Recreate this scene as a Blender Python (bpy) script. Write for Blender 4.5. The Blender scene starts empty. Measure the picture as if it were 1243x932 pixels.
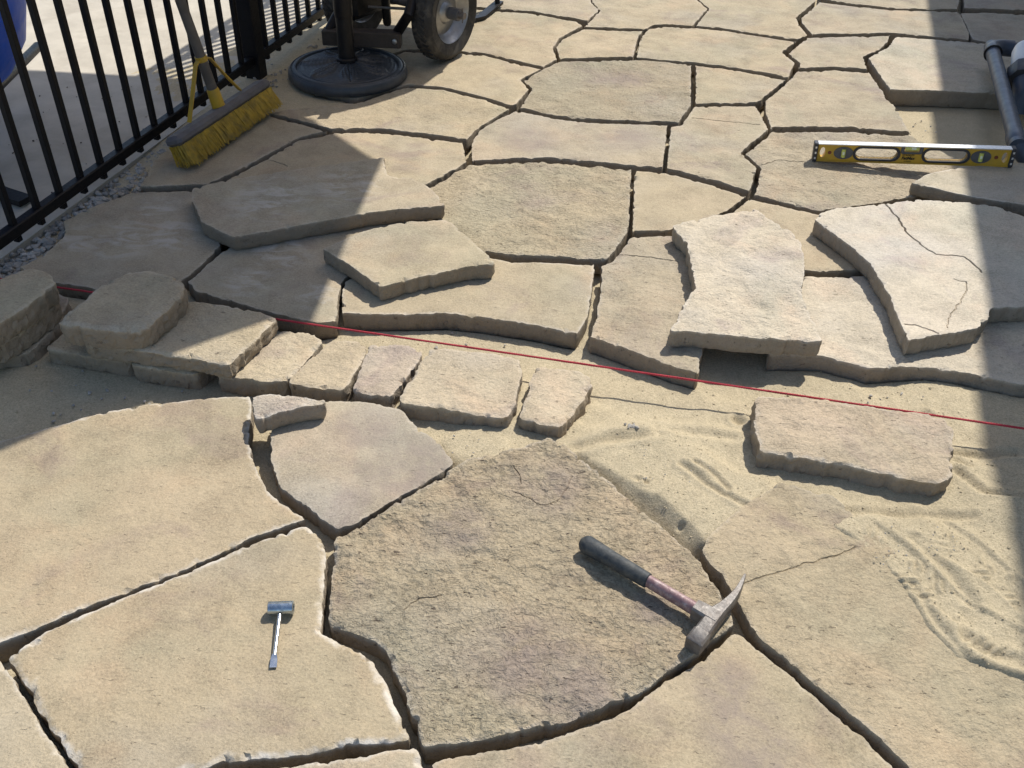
import bpy, math, random
import numpy as np
from mathutils import Vector, Matrix
from mathutils.geometry import delaunay_2d_cdt

# ------------------------------------------------------------------ camera, sky, sun, exposure
scene = bpy.context.scene
col = scene.collection
FPX, PITCH, ROLL, CAMH = 1140.0, 38.5, 2.0, 1.22
camd = bpy.data.cameras.new('camera'); cam = bpy.data.objects.new('camera', camd); col.objects.link(cam)
camd.sensor_width = 36.0; camd.lens = FPX / 1243.0 * 36.0; camd.clip_start = 0.05; camd.clip_end = 200
CR = Matrix.Rotation(math.radians(90 - PITCH), 3, 'X') @ Matrix.Rotation(math.radians(ROLL), 3, 'Z')
cam.matrix_world = Matrix.Translation((0, 0, CAMH)) @ CR.to_4x4()
scene.camera = cam
SUN_AZ = math.radians(37.0)      # clockwise from +Y
SUN_EL = math.radians(52.0)
SUNV = Vector((math.sin(SUN_AZ) * math.cos(SUN_EL), math.cos(SUN_AZ) * math.cos(SUN_EL), math.sin(SUN_EL)))
world = bpy.data.worlds.new('World'); scene.world = world; world.use_nodes = True
wn = world.node_tree.nodes; wl = world.node_tree.links
sky = wn.new('ShaderNodeTexSky'); sky.sky_type = 'NISHITA'; sky.sun_disc = False
sky.sun_elevation = SUN_EL; sky.sun_rotation = SUN_AZ
wn['Background'].inputs['Strength'].default_value = 0.15
wl.new(sky.outputs[0], wn['Background'].inputs['Color'])
sd = bpy.data.lights.new('sun', 'SUN'); sd.energy = 4.6; sd.angle = math.radians(0.53); sd.color = (1.0, 0.955, 0.88)
sun = bpy.data.objects.new('sun', sd); col.objects.link(sun); sun.location = (3, 4, 6)
sun.rotation_euler = SUNV.to_track_quat('Z', 'Y').to_euler()
scene.view_settings.view_transform = 'Standard'; scene.view_settings.look = 'None'
scene.view_settings.gamma = 1.0; scene.view_settings.exposure = 0.16

# ------------------------------------------------------------------ helpers: points, noise
CRN = np.array(CR)
def PN(px, py, z=0.0):
    px = np.asarray(px, float); py = np.asarray(py, float)
    d = np.stack([(px - 621.5) / FPX, -(py - 466.0) / FPX, -np.ones_like(px)], -1) @ CRN.T
    t = (z - CAMH) / d[..., 2]
    return np.array([0, 0, CAMH]) + d * t[..., None]
def P(px, py, z=0.0): return Vector(PN(px, py, z))
def pxscale(p):                      # picture pixels per metre at a point
    q = CR.inverted() @ (Vector(p) - Vector((0, 0, CAMH)))
    return FPX / max(0.3, -q.z)

def _hash(ix, iy, seed):
    h = (ix.astype(np.int64) * 374761393 + iy.astype(np.int64) * 668265263 + seed * 1442695041) & 0xffffffff
    h = ((h ^ (h >> 13)) * 1274126177) & 0xffffffff
    return ((h ^ (h >> 16)) & 0xffff) / 65535.0
def vnoise(x, y, seed=0):            # gradient noise, about -0.7..0.7
    x0 = np.floor(x); y0 = np.floor(y); fx = x - x0; fy = y - y0
    ux = fx * fx * fx * (fx * (fx * 6 - 15) + 10); uy = fy * fy * fy * (fy * (fy * 6 - 15) + 10)
    def g(i, j):
        a = _hash(x0 + i, y0 + j, seed) * 6.2831853
        return np.cos(a) * (fx - i) + np.sin(a) * (fy - j)
    a = g(0, 0) * (1 - ux) + g(1, 0) * ux; b = g(0, 1) * (1 - ux) + g(1, 1) * ux
    return a * (1 - uy) + b * uy
def fbm(x, y, octv=4, seed=0, gain=.5, lac=2.03):
    s = 0; a = 1.0
    for o in range(octv):
        s = s + a * vnoise(x, y, seed + o * 17); x = x * lac + 5.3; y = y * lac + 9.1; a *= gain
    return s
def smooth(a, b, x):
    t = np.clip((x - a) / (b - a), 0, 1); return t * t * (3 - 2 * t)
def inside(px, py, poly):
    res = np.zeros(px.shape, bool); n = len(poly)
    for i in range(n):
        x1, y1 = poly[i]; x2, y2 = poly[(i + 1) % n]
        if y1 == y2: continue
        c = (y1 > py) != (y2 > py)
        res ^= c & (px < (x2 - x1) * (py - y1) / (y2 - y1) + x1)
    return res
def segdist(px, py, poly, closed=True):
    d = np.full(px.shape, 1e9); n = len(poly)
    for i in range(n if closed else n - 1):
        ax, ay = poly[i]; bx, by = poly[(i + 1) % n]
        vx, vy = bx - ax, by - ay; L = vx * vx + vy * vy + 1e-12
        t = np.clip(((px - ax) * vx + (py - ay) * vy) / L, 0, 1)
        d = np.minimum(d, np.hypot(px - ax - t * vx, py - ay - t * vy))
    return d

# ------------------------------------------------------------------ helpers: objects
ORG = {}
def tag(o, label=None, cat=None, group=None, kind=None):
    if label: o['label'] = label
    if cat: o['category'] = cat
    if group: o['group'] = group
    if kind: o['kind'] = kind
    return o
def empty(name, loc, label=None, cat=None, group=None, kind=None):
    o = bpy.data.objects.new(name, None); col.objects.link(o); o.location = loc
    o.empty_display_size = .05
    ORG[o.name] = Vector(loc); return tag(o, label, cat, group, kind)
def link_mesh(name, me, mat, parent=None, org=None):
    if mat: me.materials.append(mat)
    o = bpy.data.objects.new(name, me); col.objects.link(o)
    if parent: o.parent = parent; ORG[o.name] = ORG[parent.name]
    else:
        o.location = org if org is not None else (0, 0, 0); ORG[o.name] = Vector(o.location)
    return o
def np_mesh(name, V, F3, sharp=40):
    me = bpy.data.meshes.new(name)
    V = np.asarray(V, np.float32); F = np.asarray(F3, np.int32)
    k = F.shape[1]
    me.vertices.add(len(V)); me.vertices.foreach_set('co', V.ravel())
    me.loops.add(F.size); me.loops.foreach_set('vertex_index', F.ravel())
    me.polygons.add(len(F)); me.polygons.foreach_set('loop_start', np.arange(0, F.size, k, dtype=np.int32))
    me.polygons.foreach_set('use_smooth', np.ones(len(F), bool))
    me.update(calc_edges=True)
    if sharp: me.set_sharp_from_angle(angle=math.radians(sharp))
    return me
class MB:
    def __init__(s): s.v = []; s.f = []
    def add(s, vs, fs):
        b = len(s.v); s.v += [Vector(v) for v in vs]; s.f += [tuple(i + b for i in f) for f in fs]; return s
    def box(s, c, size, rot=None, bev=0.0):
        hx, hy, hz = [q / 2 for q in size]; c = Vector(c); R = rot or Matrix.Identity(3)
        b = min(bev, hx * .9, hy * .9, hz * .9)
        if b <= 0:
            vs = [c + R @ Vector((x, y, z)) for z in (-hz, hz) for x, y in ((-hx, -hy), (hx, -hy), (hx, hy), (-hx, hy))]
            return s.add(vs, [(3, 2, 1, 0), (4, 5, 6, 7), (0, 1, 5, 4), (1, 2, 6, 5), (2, 3, 7, 6), (3, 0, 4, 7)])
        rings = []
        for z, ins in ((-hz, b), (-hz + b, 0), (hz - b, 0), (hz, b)):
            x, y = hx - ins, hy - ins; e = b if ins == 0 else b * .4
            rings.append([(-x + e, -y, z), (x - e, -y, z), (x, -y + e, z), (x, y - e, z), (x - e, y, z), (-x + e, y, z), (-x, y - e, z), (-x, -y + e, z)])
        vs = [c + R @ Vector(p) for r in rings for p in r]; fs = []
        for k in range(3):
            for i in range(8):
                j = (i + 1) % 8; fs.append((k * 8 + i, k * 8 + j, k * 8 + 8 + j, k * 8 + 8 + i))
        fs.append(tuple(range(7, -1, -1))); fs.append(tuple(range(24, 32)))
        return s.add(vs, fs)
    def sweep(s, pts, secs, cap=True, up=None):    # secs: list of [(a,b)...] cross sections in the local frame
        pts = [Vector(p) for p in pts]; n = len(secs[0]); base = []; side = None
        for i, p in enumerate(pts):
            t = (pts[min(i + 1, len(pts) - 1)] - pts[max(i - 1, 0)]).normalized()
            if side is None:
                u = Vector(up) if up else (Vector((0, 0, 1)) if abs(t.z) < .9 else Vector((1, 0, 0)))
                side = t.cross(u).normalized()
            side = (side - t * side.dot(t)).normalized(); w = side.cross(t).normalized()
            base += [p + side * a + w * b for a, b in secs[i]]
        fs = []
        for k in range(len(pts) - 1):
            for i in range(n):
                j = (i + 1) % n; fs.append((k * n + j, k * n + i, k * n + n + i, k * n + n + j))
        if cap: fs.append(tuple(range(n))); fs.append(tuple(range(len(pts) * n - 1, (len(pts) - 1) * n - 1, -1)))
        return s.add(base, fs)
    def tube(s, pts, r, n=12, cap=True):
        rr = r if isinstance(r, (list, tuple)) else [r] * len(pts)
        return s.sweep(pts, [[(q * math.cos(2 * math.pi * i / n), q * math.sin(2 * math.pi * i / n)) for i in range(n)] for q in rr], cap)
    def lathe(s, prof, c, axis=(0, 0, 1), n=32, cap=True):   # prof: (radius, height along axis)
        ax = Vector(axis).normalized(); u = ax.orthogonal().normalized(); w = ax.cross(u); c = Vector(c); vs = []; fs = []
        for r, h in prof:
            vs += [c + ax * h + (u * math.cos(2 * math.pi * i / n) + w * math.sin(2 * math.pi * i / n)) * r for i in range(n)]
        for k in range(len(prof) - 1):
            for i in range(n):
                j = (i + 1) % n; fs.append((k * n + i, k * n + j, k * n + n + j, k * n + n + i))
        if cap: fs.append(tuple(range(n - 1, -1, -1))); fs.append(tuple(range((len(prof) - 1) * n, len(prof) * n)))
        return s.add(vs, fs)
    def build(s, name, mat, parent=None, org=None, sharp=38, sm=True):
        o0 = ORG[parent.name] if parent else Vector(org if org is not None else (0, 0, 0))
        me = bpy.data.meshes.new(name); me.from_pydata([tuple(v - o0) for v in s.v], [], s.f)
        if sm:
            me.polygons.foreach_set('use_smooth', [True] * len(me.polygons)); me.set_sharp_from_angle(angle=math.radians(sharp))
        me.update(); return link_mesh(name, me, mat, parent, org)

# ------------------------------------------------------------------ materials
def new_mat(name):
    m = bpy.data.materials.new(name); m.use_nodes = True; nt = m.node_tree
    return m, nt, nt.nodes['Principled BSDF']
def nd(nt, typ, **kw):
    n = nt.nodes.new(typ)
    for k, v in kw.items():
        if k in n.inputs.keys(): n.inputs[k].default_value = v
        else: setattr(n, k, v)
    return n
def noise(nt, vec, scale, detail=4, rough=.55, dist=0):
    n = nd(nt, 'ShaderNodeTexNoise'); n.inputs['Scale'].default_value = scale; n.inputs['Detail'].default_value = detail
    n.inputs['Roughness'].default_value = rough; n.inputs['Distortion'].default_value = dist
    nt.links.new(vec, n.inputs['Vector']); return n.outputs['Fac']
def ramp(nt, fac, stops, interp='LINEAR'):
    r = nd(nt, 'ShaderNodeValToRGB'); r.color_ramp.interpolation = interp
    while len(r.color_ramp.elements) < len(stops): r.color_ramp.elements.new(.5)
    for e, (p, c) in zip(r.color_ramp.elements, stops):
        e.position = p; e.color = (c, c, c, 1) if isinstance(c, (int, float)) else (*c, 1)
    nt.links.new(fac, r.inputs[0]); return r.outputs[0]
def mix(nt, fac, a, b, mode='MIX'):
    n = nd(nt, 'ShaderNodeMix', data_type='RGBA', blend_type=mode)
    for v, i in ((fac, 0), (a, 6), (b, 7)):
        if hasattr(v, 'links'): nt.links.new(v, n.inputs[i])
        elif isinstance(v, (int, float)): n.inputs[i].default_value = v if i == 0 else (v, v, v, 1)
        else: n.inputs[i].default_value = (*v, 1)
    return n.outputs[2]
def math_n(nt, op, a, b=0.0):
    n = nd(nt, 'ShaderNodeMath', operation=op)
    for v, i in ((a, 0), (b, 1)):
        if hasattr(v, 'links'): nt.links.new(v, n.inputs[i])
        else: n.inputs[i].default_value = v
    return n.outputs[0]
def bump(nt, h, dist, strength=1.0, nrm=None):
    b = nd(nt, 'ShaderNodeBump'); b.inputs['Distance'].default_value = dist; b.inputs['Strength'].default_value = strength
    nt.links.new(h, b.inputs['Height'])
    if nrm: nt.links.new(nrm, b.inputs['Normal'])
    return b.outputs[0]
def coords(nt, perobj=True, stretch=None, rot=0):
    tc = nd(nt, 'ShaderNodeTexCoord'); v = tc.outputs['Object']
    if perobj:
        oi = nd(nt, 'ShaderNodeObjectInfo'); mu = nd(nt, 'ShaderNodeVectorMath', operation='SCALE')
        cb = nd(nt, 'ShaderNodeCombineXYZ'); cb.inputs[0].default_value = 0; nt.links.new(oi.outputs['Random'], cb.inputs[0]); nt.links.new(oi.outputs['Random'], cb.inputs[1]); cb.inputs[2].default_value = .3
        nt.links.new(cb.outputs[0], mu.inputs[0]); mu.inputs['Scale'].default_value = 37.0
        ad = nd(nt, 'ShaderNodeVectorMath', operation='ADD'); nt.links.new(v, ad.inputs[0]); nt.links.new(mu.outputs[0], ad.inputs[1]); v = ad.outputs[0]
    if stretch:
        mp = nd(nt, 'ShaderNodeMapping'); mp.inputs['Scale'].default_value = stretch; mp.inputs['Rotation'].default_value = (0, 0, rot); nt.links.new(v, mp.inputs['Vector']); v = mp.outputs[0]
    return v
def attr(nt, name):
    a = nd(nt, 'ShaderNodeAttribute'); a.attribute_name = name; return a.outputs['Fac']

def stone_material():
    m, nt, b = new_mat('sandstone'); L = nt.links
    v = coords(nt); vs = coords(nt, True, (1, 1.5, 1), .25)
    big = noise(nt, v, 3.2, 3, .5); med = noise(nt, v, 11, 4, .65, .4); fine = noise(nt, vs, 120, 4, .7); grain = noise(nt, v, 260, 3, .8)
    c = ramp(nt, big, [(.30, (.372, .330, .262)), (.5, (.402, .342, .247)), (.70, (.425, .357, .262))])
    pink = ramp(nt, noise(nt, v, 5.1, 4, .6, .6), [(.52, 0.0), (.72, 1.0)])
    c = mix(nt, math_n(nt, 'MULTIPLY', pink, .5), c, (.455, .34, .235))
    oliv = ramp(nt, noise(nt, v, 2.7, 4, .6, .5), [(.50, 0.0), (.66, 1.0)])
    c = mix(nt, math_n(nt, 'MULTIPLY', oliv, .55), c, (.345, .318, .235))
    purp = ramp(nt, noise(nt, v, 4.3, 5, .62, .8), [(.56, 0.0), (.70, 1.0)])
    oi = nd(nt, 'ShaderNodeObjectInfo')
    c = mix(nt, math_n(nt, 'MULTIPLY', purp, .6), c, (.27, .215, .19))
    c = mix(nt, .8, c, ramp(nt, med, [(.28, .76), (.5, 1.0), (.72, 1.16)]), 'MULTIPLY')
    c = mix(nt, .75, c, ramp(nt, fine, [(.25, .74), (.48, .98), (.75, 1.12)]), 'MULTIPLY')
    c = mix(nt, ramp(nt, med, [(.3, .95), (.62, .45)]), c, ramp(nt, grain, [(.28, .62), (.5, 1.0), (.74, 1.34)]), 'MULTIPLY')
    c = mix(nt, 1.0, c, oi.outputs['Color'], 'MULTIPLY')
    # lime bloom on worn arrises and on the sawn sides
    e = math_n(nt, 'MULTIPLY', attr(nt, 'edge'), ramp(nt, noise(nt, v, 22, 4, .65), [(.36, 0.0), (.58, 1.0)]))
    c = mix(nt, e, c, (.62, .57, .49))
    # shade put into the colour of the side faces: darker brown, noise mottled
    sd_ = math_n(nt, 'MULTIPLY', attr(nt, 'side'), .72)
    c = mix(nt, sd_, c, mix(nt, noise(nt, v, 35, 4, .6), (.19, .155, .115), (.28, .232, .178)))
    st = math_n(nt, 'MULTIPLY', attr(nt, 'stain'), ramp(nt, noise(nt, v, 16, 5, .65, .5), [(.30, 0.0), (.58, 1.0)]))
    c = mix(nt, math_n(nt, 'MULTIPLY', st, .62), c, (.255, .205, .178))
    du = math_n(nt, 'MULTIPLY', attr(nt, 'dust'), ramp(nt, noise(nt, coords(nt, True, (1, 2.2, 1), .3), 13, 5, .6, .8), [(.45, 0.0), (.62, 1.0)]))
    c = mix(nt, math_n(nt, 'MULTIPLY', du, .6), c, (.56, .52, .46))
    c = mix(nt, math_n(nt, 'MULTIPLY', attr(nt, 'crack'), .8), c, (.085, .065, .048))
    # small dark pits
    pit = math_n(nt, 'MULTIPLY', ramp(nt, noise(nt, coords(nt, True, (1, 2.4, 1), .12), 62, 3, .55, .3), [(.285, 1.0), (.33, 0.0)]), math_n(nt, 'ADD', math_n(nt, 'MULTIPLY', attr(nt, 'rough'), 1.1), .12))
    c = mix(nt, math_n(nt, 'MULTIPLY', pit, .75), c, (.13, .10, .075))
    L.new(c, b.inputs['Base Color']); b.inputs['Roughness'].default_value = .88; b.inputs['Specular IOR Level'].default_value = .25
    rough = attr(nt, 'rough')
    chip = noise(nt, coords(nt, True, (1, 1.45, 1), .2), 38, 5, .62, .9)
    chip2 = noise(nt, coords(nt, True, (1, 1.25, 1), -.3), 100, 4, .62, .5)
    ridg = math_n(nt, 'ADD', ramp(nt, chip, [(.30, 0.0), (.445, .40), (.465, .75), (.70, 1.0)]), math_n(nt, 'MULTIPLY', ramp(nt, chip2, [(.28, 0.0), (.5, .6), (.72, 1.0)]), .9))
    n1 = bump(nt, ridg, .0034, 1.0); bn = nt.nodes[-1]; L.new(math_n(nt, 'MULTIPLY', rough, .95), bn.inputs['Strength'])
    n2 = bump(nt, fine, .0011, .7, n1); n3 = bump(nt, grain, .0011, .9, n2); n4 = bump(nt, pit, -.0025, .9, n3)
    L.new(n4, b.inputs['Normal']); return m

def sand_material():
    m, nt, b = new_mat('bedding_sand'); L = nt.links; v = coords(nt, False)
    big = noise(nt, v, 3.0, 4, .6); mid = noise(nt, v, 40, 4, .6); gr = noise(nt, v, 210, 4, .8); gr2 = noise(nt, v, 520, 3, .75)
    c = ramp(nt, big, [(.3, (.475, .400, .268)), (.7, (.525, .445, .302))])
    c = mix(nt, .5, c, ramp(nt, mid, [(.3, .82), (.7, 1.12)]), 'MULTIPLY')
    c = mix(nt, .85, c, ramp(nt, gr, [(.26, .60), (.5, 1.0), (.74, 1.32)]), 'MULTIPLY')
    c = mix(nt, .7, c, ramp(nt, gr2, [(.22, .6), (.5, 1.0), (.76, 1.4)]), 'MULTIPLY')
    damp = ramp(nt, noise(nt, v, 2.4, 3, .6, .5), [(.54, 0.0), (.68, 1.0)])
    c = mix(nt, math_n(nt, 'MULTIPLY', damp, .16), c, (.33, .27, .17))
    L.new(c, b.inputs['Base Color']); b.inputs['Roughness'].default_value = .95; b.inputs['Specular IOR Level'].default_value = .2
    n1 = bump(nt, mid, .003, .5); n2 = bump(nt, gr, .0030, 1.0, n1); L.new(bump(nt, gr2, .0008, .8, n2), b.inputs['Normal']); return m

def plain(name, colr, rough=.5, metal=0.0, var=.15, vscale=30, bscale=0, bdist=0, spec=.5, dirt=None, dirtamt=.5, dscale=14, objcol=False):
    m, nt, b = new_mat(name); L = nt.links; v = coords(nt)
    n = noise(nt, v, vscale, 5, .6)
    c = mix(nt, 1.0, colr, ramp(nt, n, [(.25, 1 - var), (.75, 1 + var)]), 'MULTIPLY')
    if dirt:
        d = ramp(nt, noise(nt, v, dscale, 6, .65, .5), [(.45, 0.0), (.68, 1.0)])
        c = mix(nt, math_n(nt, 'MULTIPLY', d, dirtamt), c, dirt)
    L.new(c, b.inputs['Base Color']); b.inputs['Metallic'].default_value = metal
    L.new(ramp(nt, noise(nt, v, vscale * 2.3, 4, .6), [(.25, max(0, rough - .12)), (.75, min(1, rough + .12))]), b.inputs['Roughness'])
    b.inputs['Specular IOR Level'].default_value = spec
    if bscale: L.new(bump(nt, noise(nt, v, bscale, 4, .65), bdist, .8), b.inputs['Normal'])
    return m

M = {}
M['stone'] = stone_material(); M['sand'] = sand_material()
M['concrete'] = plain('concrete', (.50, .455, .375), .92, var=.14, vscale=7, bscale=260, bdist=.002, spec=.2, dirt=(.30, .26, .20), dirtamt=.5, dscale=5)
M['gravel'] = plain('crushed_gravel', (.36, .335, .295), .85, var=.5, vscale=22, bscale=120, bdist=.002, spec=.3)
M['fence'] = plain('black_powder_coat', (.0045, .0045, .006), .5, var=.3, vscale=60, spec=.25, dirt=(.03, .028, .025), dirtamt=.12, dscale=30)
M['black'] = plain('black_paint', (.006, .006, .008), .45, var=.3, vscale=50, spec=.3, dirt=(.05, .045, .04), dirtamt=.15)
M['rubber'] = plain('tyre_rubber', (.022, .021, .020), .72, var=.25, vscale=60, bscale=200, bdist=.0008, dirt=(.16, .14, .11), dirtamt=.45, dscale=18)
M['rim'] = plain('silver_rim', (.36, .36, .355), .42, metal=.8, var=.12, vscale=40, dirt=(.18, .15, .11), dirtamt=.35)
M['steel'] = plain('worn_steel', (.20, .185, .17), .58, metal=.55, var=.25, vscale=70, bscale=160, bdist=.0009, dirt=(.10, .075, .06), dirtamt=.6, dscale=45)
M['zinc'] = plain('zinc_steel', (.46, .52, .56), .28, metal=.95, var=.15, vscale=90, dirt=(.16, .17, .18), dirtamt=.5, dscale=80)
M['chrome'] = plain('plated_shaft', (.72, .71, .69), .25, metal=.95, var=.08, vscale=90)
M['brownbar'] = plain('brown_timber', (.055, .042, .032), .75, var=.35, vscale=25, bscale=90, bdist=.002)
M['grip'] = plain('rubber_grip', (.030, .036, .040), .62, var=.3, vscale=90, bscale=420, bdist=.0006, dirt=(.16, .15, .12), dirtamt=.4, dscale=60)
M['shaft'] = plain('faded_pink_shaft', (.23, .135, .135), .48, metal=.15, var=.25, vscale=60, dirt=(.46, .38, .35), dirtamt=.75, dscale=90, bscale=200, bdist=.0006)
M['broom_block'] = plain('grey_broom_block', (.11, .105, .11), .7, var=.25, vscale=30, bscale=120, bdist=.001, dirt=(.20, .17, .13), dirtamt=.4)
M['broom_handle'] = plain('weathered_broom_handle', (.115, .10, .085), .7, var=.3, vscale=18, bscale=90, bdist=.001)
M['yellow'] = plain('yellow_plastic', (.50, .31, .025), .45, var=.15, vscale=40, dirt=(.22, .16, .07), dirtamt=.45)
M['bristle'] = plain('yellow_bristles', (.52, .325, .03), .6, var=.35, vscale=60, dirt=(.14, .11, .05), dirtamt=.55, dscale=26)
M['levely'] = plain('yellow_level_paint', (.58, .35, .035), .36, var=.08, vscale=40, dirt=(.30, .21, .06), dirtamt=.3)
M['alu'] = plain('bare_aluminium', (.80, .80, .78), .34, metal=.55, var=.06, vscale=60)
M['darkplastic'] = plain('dark_grey_plastic', (.035, .035, .04), .5, var=.2, vscale=60)
M['greyplastic'] = plain('grey_vial_plastic', (.10, .10, .105), .5, var=.2, vscale=60)
M['vial'] = plain('green_yellow_vial', (.62, .66, .16), .18, var=.1, vscale=60)
M['bubble'] = plain('pale_bubble', (.80, .84, .62), .15, var=.05)
M['ink'] = plain('black_print', (.015, .012, .01), .6)
M['redink'] = plain('red_dot', (.20, .05, .02), .6)
M['string'] = plain('red_mason_line', (.42, .035, .05), .85, var=.35, vscale=260, bscale=500, bdist=.0008)
M['pvc'] = plain('grey_pvc', (.046, .062, .092), .42, var=.15, vscale=16, dirt=(.13, .125, .12), dirtamt=.3, bscale=60, bdist=.0006)
M['whiteplastic'] = plain('white_plastic', (.66, .68, .70), .4, var=.06, dirt=(.4, .38, .34), dirtamt=.35)
M['bluep'] = plain('blue_plastic', (.008, .115, .75), .45, var=.1, vscale=12, spec=.3)
M['basep'] = plain('charcoal_resin', (.034, .041, .049), .46, var=.25, vscale=30, bscale=90, bdist=.0008, dirt=(.13, .12, .11), dirtamt=.30, dscale=12)
def canvas_material():
    m, nt, b = new_mat('umbrella_canvas'); v = coords(nt); w = noise(nt, v, 400, 2, .5)
    b.inputs['Roughness'].default_value = .9; b.inputs['Base Color'].default_value = (.50, .44, .36, 1)
    t = nd(nt, 'ShaderNodeBsdfTranslucent'); t.inputs['Color'].default_value = (.66, .53, .38, 1)
    ms = nd(nt, 'ShaderNodeMixShader'); ms.inputs[0].default_value = .7; nt.links.new(b.outputs[0], ms.inputs[1]); nt.links.new(t.outputs[0], ms.inputs[2])
    nt.links.new(ms.outputs[0], nt.nodes['Material Output'].inputs['Surface']); nt.links.new(bump(nt, w, .0004, .5), b.inputs['Normal']); return m
M['canvas'] = canvas_material()
M['siding'] = plain('painted_siding', (.42, .40, .37), .7, var=.06)
M['roofm'] = plain('roof_shingle', (.07, .065, .06), .9, var=.3, vscale=30)
M['twig'] = plain('dry_debris', (.06, .045, .035), .9, var=.4)

# ------------------------------------------------------------------ stone builder
def chaikin(p, k=.2, rad=.004):
    q = []
    n = len(p)
    for i in range(n):
        a, b = p[i], p[(i + 1) % n]; L = np.hypot(*(b - a)); w = min(k, rad / max(L, 1e-6))
        q.append(a + (b - a) * w); q.append(a + (b - a) * (1 - w))
    return np.array(q)
def resample(p, step):
    out = []; tt = []; acc = 0.0
    for i in range(len(p)):
        a, b = p[i], p[(i + 1) % len(p)]; L = np.hypot(*(b - a))
        if L < 1e-6: continue
        k = max(1, int(round(L / step)))
        for j in range(k): out.append(a + (b - a) * j / k); tt.append(acc + L * j / k)
        acc += L
    return np.array(out), np.array(tt)
def normals(p):
    d = np.roll(p, -1, 0) - np.roll(p, 1, 0); d /= np.maximum(np.hypot(d[:, 0], d[:, 1]), 1e-9)[:, None]
    return np.stack([d[:, 1], -d[:, 0]], -1)
POLYS = []     # laid footprints (world xy) under which the sand is scraped low
SEED = [100]
def stone(name, pix, ztop=0.0, thick=.05, rough=.3, inset=0.0, jag=.0022, rnd=.0034, drop=.0009, side_amp=.0018,
          tint=(1, 1, 1), white=.25, tilt=(0, 0), parent=None, label=None, cat=None, group=None, grid=3.4, cracks=(), bulge=0.0, sand=True, clip=None, stains=(), dusts=(), crad=.004):
    SEED[0] += 7; sd_ = SEED[0]; rng = np.random.default_rng(sd_)
    pix = np.array(pix, float); w = PN(pix[:, 0], pix[:, 1], ztop)[:, :2]
    area = .5 * np.sum(w[:, 0] * np.roll(w[:, 1], -1) - np.roll(w[:, 0], -1) * w[:, 1])
    if area < 0: w = w[::-1]; area = -area
    if sand:
        q = clip if clip is not None else pix
        POLYS.append(PN(np.array(q, float)[:, 0], np.array(q, float)[:, 1], ztop)[:, :2])
    c = w.mean(0); sc = pxscale((c[0], c[1], ztop)); g = max(grid / sc, .0036)
    p, t = resample(chaikin(w, rad=crad), g * 1.0)
    nr = normals(p)
    chipn = np.maximum(0, fbm(p[:, 0] * 46 + 3, p[:, 1] * 46, 2, sd_ + 31) - .20)
    off = jag * (1.4 * fbm(p[:, 0] * 38, p[:, 1] * 38, 3, sd_) + .9 * fbm(p[:, 0] * 120, p[:, 1] * 120, 2, sd_ + 4) + 1.9 * np.minimum(0, fbm(p[:, 0] * 17, p[:, 1] * 17, 2, sd_ + 3) + .12) - 4.0 * chipn) - inset * (.72 + 1.5 * nr[:, 1] ** 2)
    p = p + nr * off[:, None]; nr = normals(p); n = len(p)
    lo, hi = p.min(0), p.max(0)
    gx, gy = np.meshgrid(np.arange(lo[0], hi[0], g), np.arange(lo[1], hi[1], g * .866))
    gx = gx + (np.arange(gx.shape[0]) % 2)[:, None] * g * .5
    gx = gx + rng.uniform(-.22, .22, gx.shape) * g; gy = gy + rng.uniform(-.22, .22, gy.shape) * g
    gx, gy = gx.ravel(), gy.ravel(); k = inside(gx, gy, p); gx, gy = gx[k], gy[k]
    d = segdist(gx, gy, p); k = d > g * .62; gx, gy, d = gx[k], gy[k], d[k]
    CL = []
    for cp, cw, cd, lift in cracks:
        cpw = PN(np.array(cp, float)[:, 0], np.array(cp, float)[:, 1], ztop)[:, :2]; ss = np.r_[0, np.cumsum(np.hypot(*np.diff(cpw, axis=0).T))]
        tq = np.arange(0, ss[-1], .0028); line = np.stack([np.interp(tq, ss, cpw[:, 0]), np.interp(tq, ss, cpw[:, 1])], -1)
        line = line + np.stack([.004 * fbm(tq * 45, tq * 0 + 1.7, 3, sd_ + 51), .004 * fbm(tq * 45, tq * 0 + 9.7, 3, sd_ + 52)], -1); CL.append(line)
        tn = np.gradient(line, axis=0); tn /= np.maximum(np.hypot(tn[:, 0], tn[:, 1]), 1e-9)[:, None]; nn = np.stack([-tn[:, 1], tn[:, 0]], -1)
        ex = np.vstack([line + nn * o_ * cw for o_ in (-1.0, -.35, 0, .35, 1.0)]); ex = ex[inside(ex[:, 0], ex[:, 1], p)]; de = segdist(ex[:, 0], ex[:, 1], p); ex = ex[de > .003]; de = de[de > .003]
        far_ = segdist(gx, gy, line, False) > cw * 1.25; gx = np.r_[gx[far_], ex[:, 0]]; gy = np.r_[gy[far_], ex[:, 1]]; d = np.r_[d[far_], de]
    pts = [Vector((a, b)) for a, b in p] + [Vector((a, b)) for a, b in zip(gx, gy)]
    vo, _, fo, ov, _, _ = delaunay_2d_cdt(pts, [(i, (i + 1) % n) for i in range(n)], [], 1, 1e-7)
    vo = np.array([(a.x, a.y) for a in vo]); remap = np.array([o[0] if o else -1 for o in ov])
    inv = -np.ones(n, int)
    for i, o in enumerate(ov):
        for q in o:
            if q < n: inv[q] = i
    dd = np.zeros(len(vo)); kk = remap >= n; dd[kk] = d[remap[kk] - n]
    x, y = vo[:, 0] - c[0], vo[:, 1] - c[1]; ox = sd_ * 1.37
    th = rng.uniform(-.25, .35); u = x * math.cos(th) + y * math.sin(th); v = -x * math.sin(th) + y * math.cos(th)
    wx = .02 * fbm(x * 9 + ox, y * 9, 2, sd_ + 5); wy = .012 * fbm(x * 9, y * 9 + ox, 2, sd_ + 6)
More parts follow.
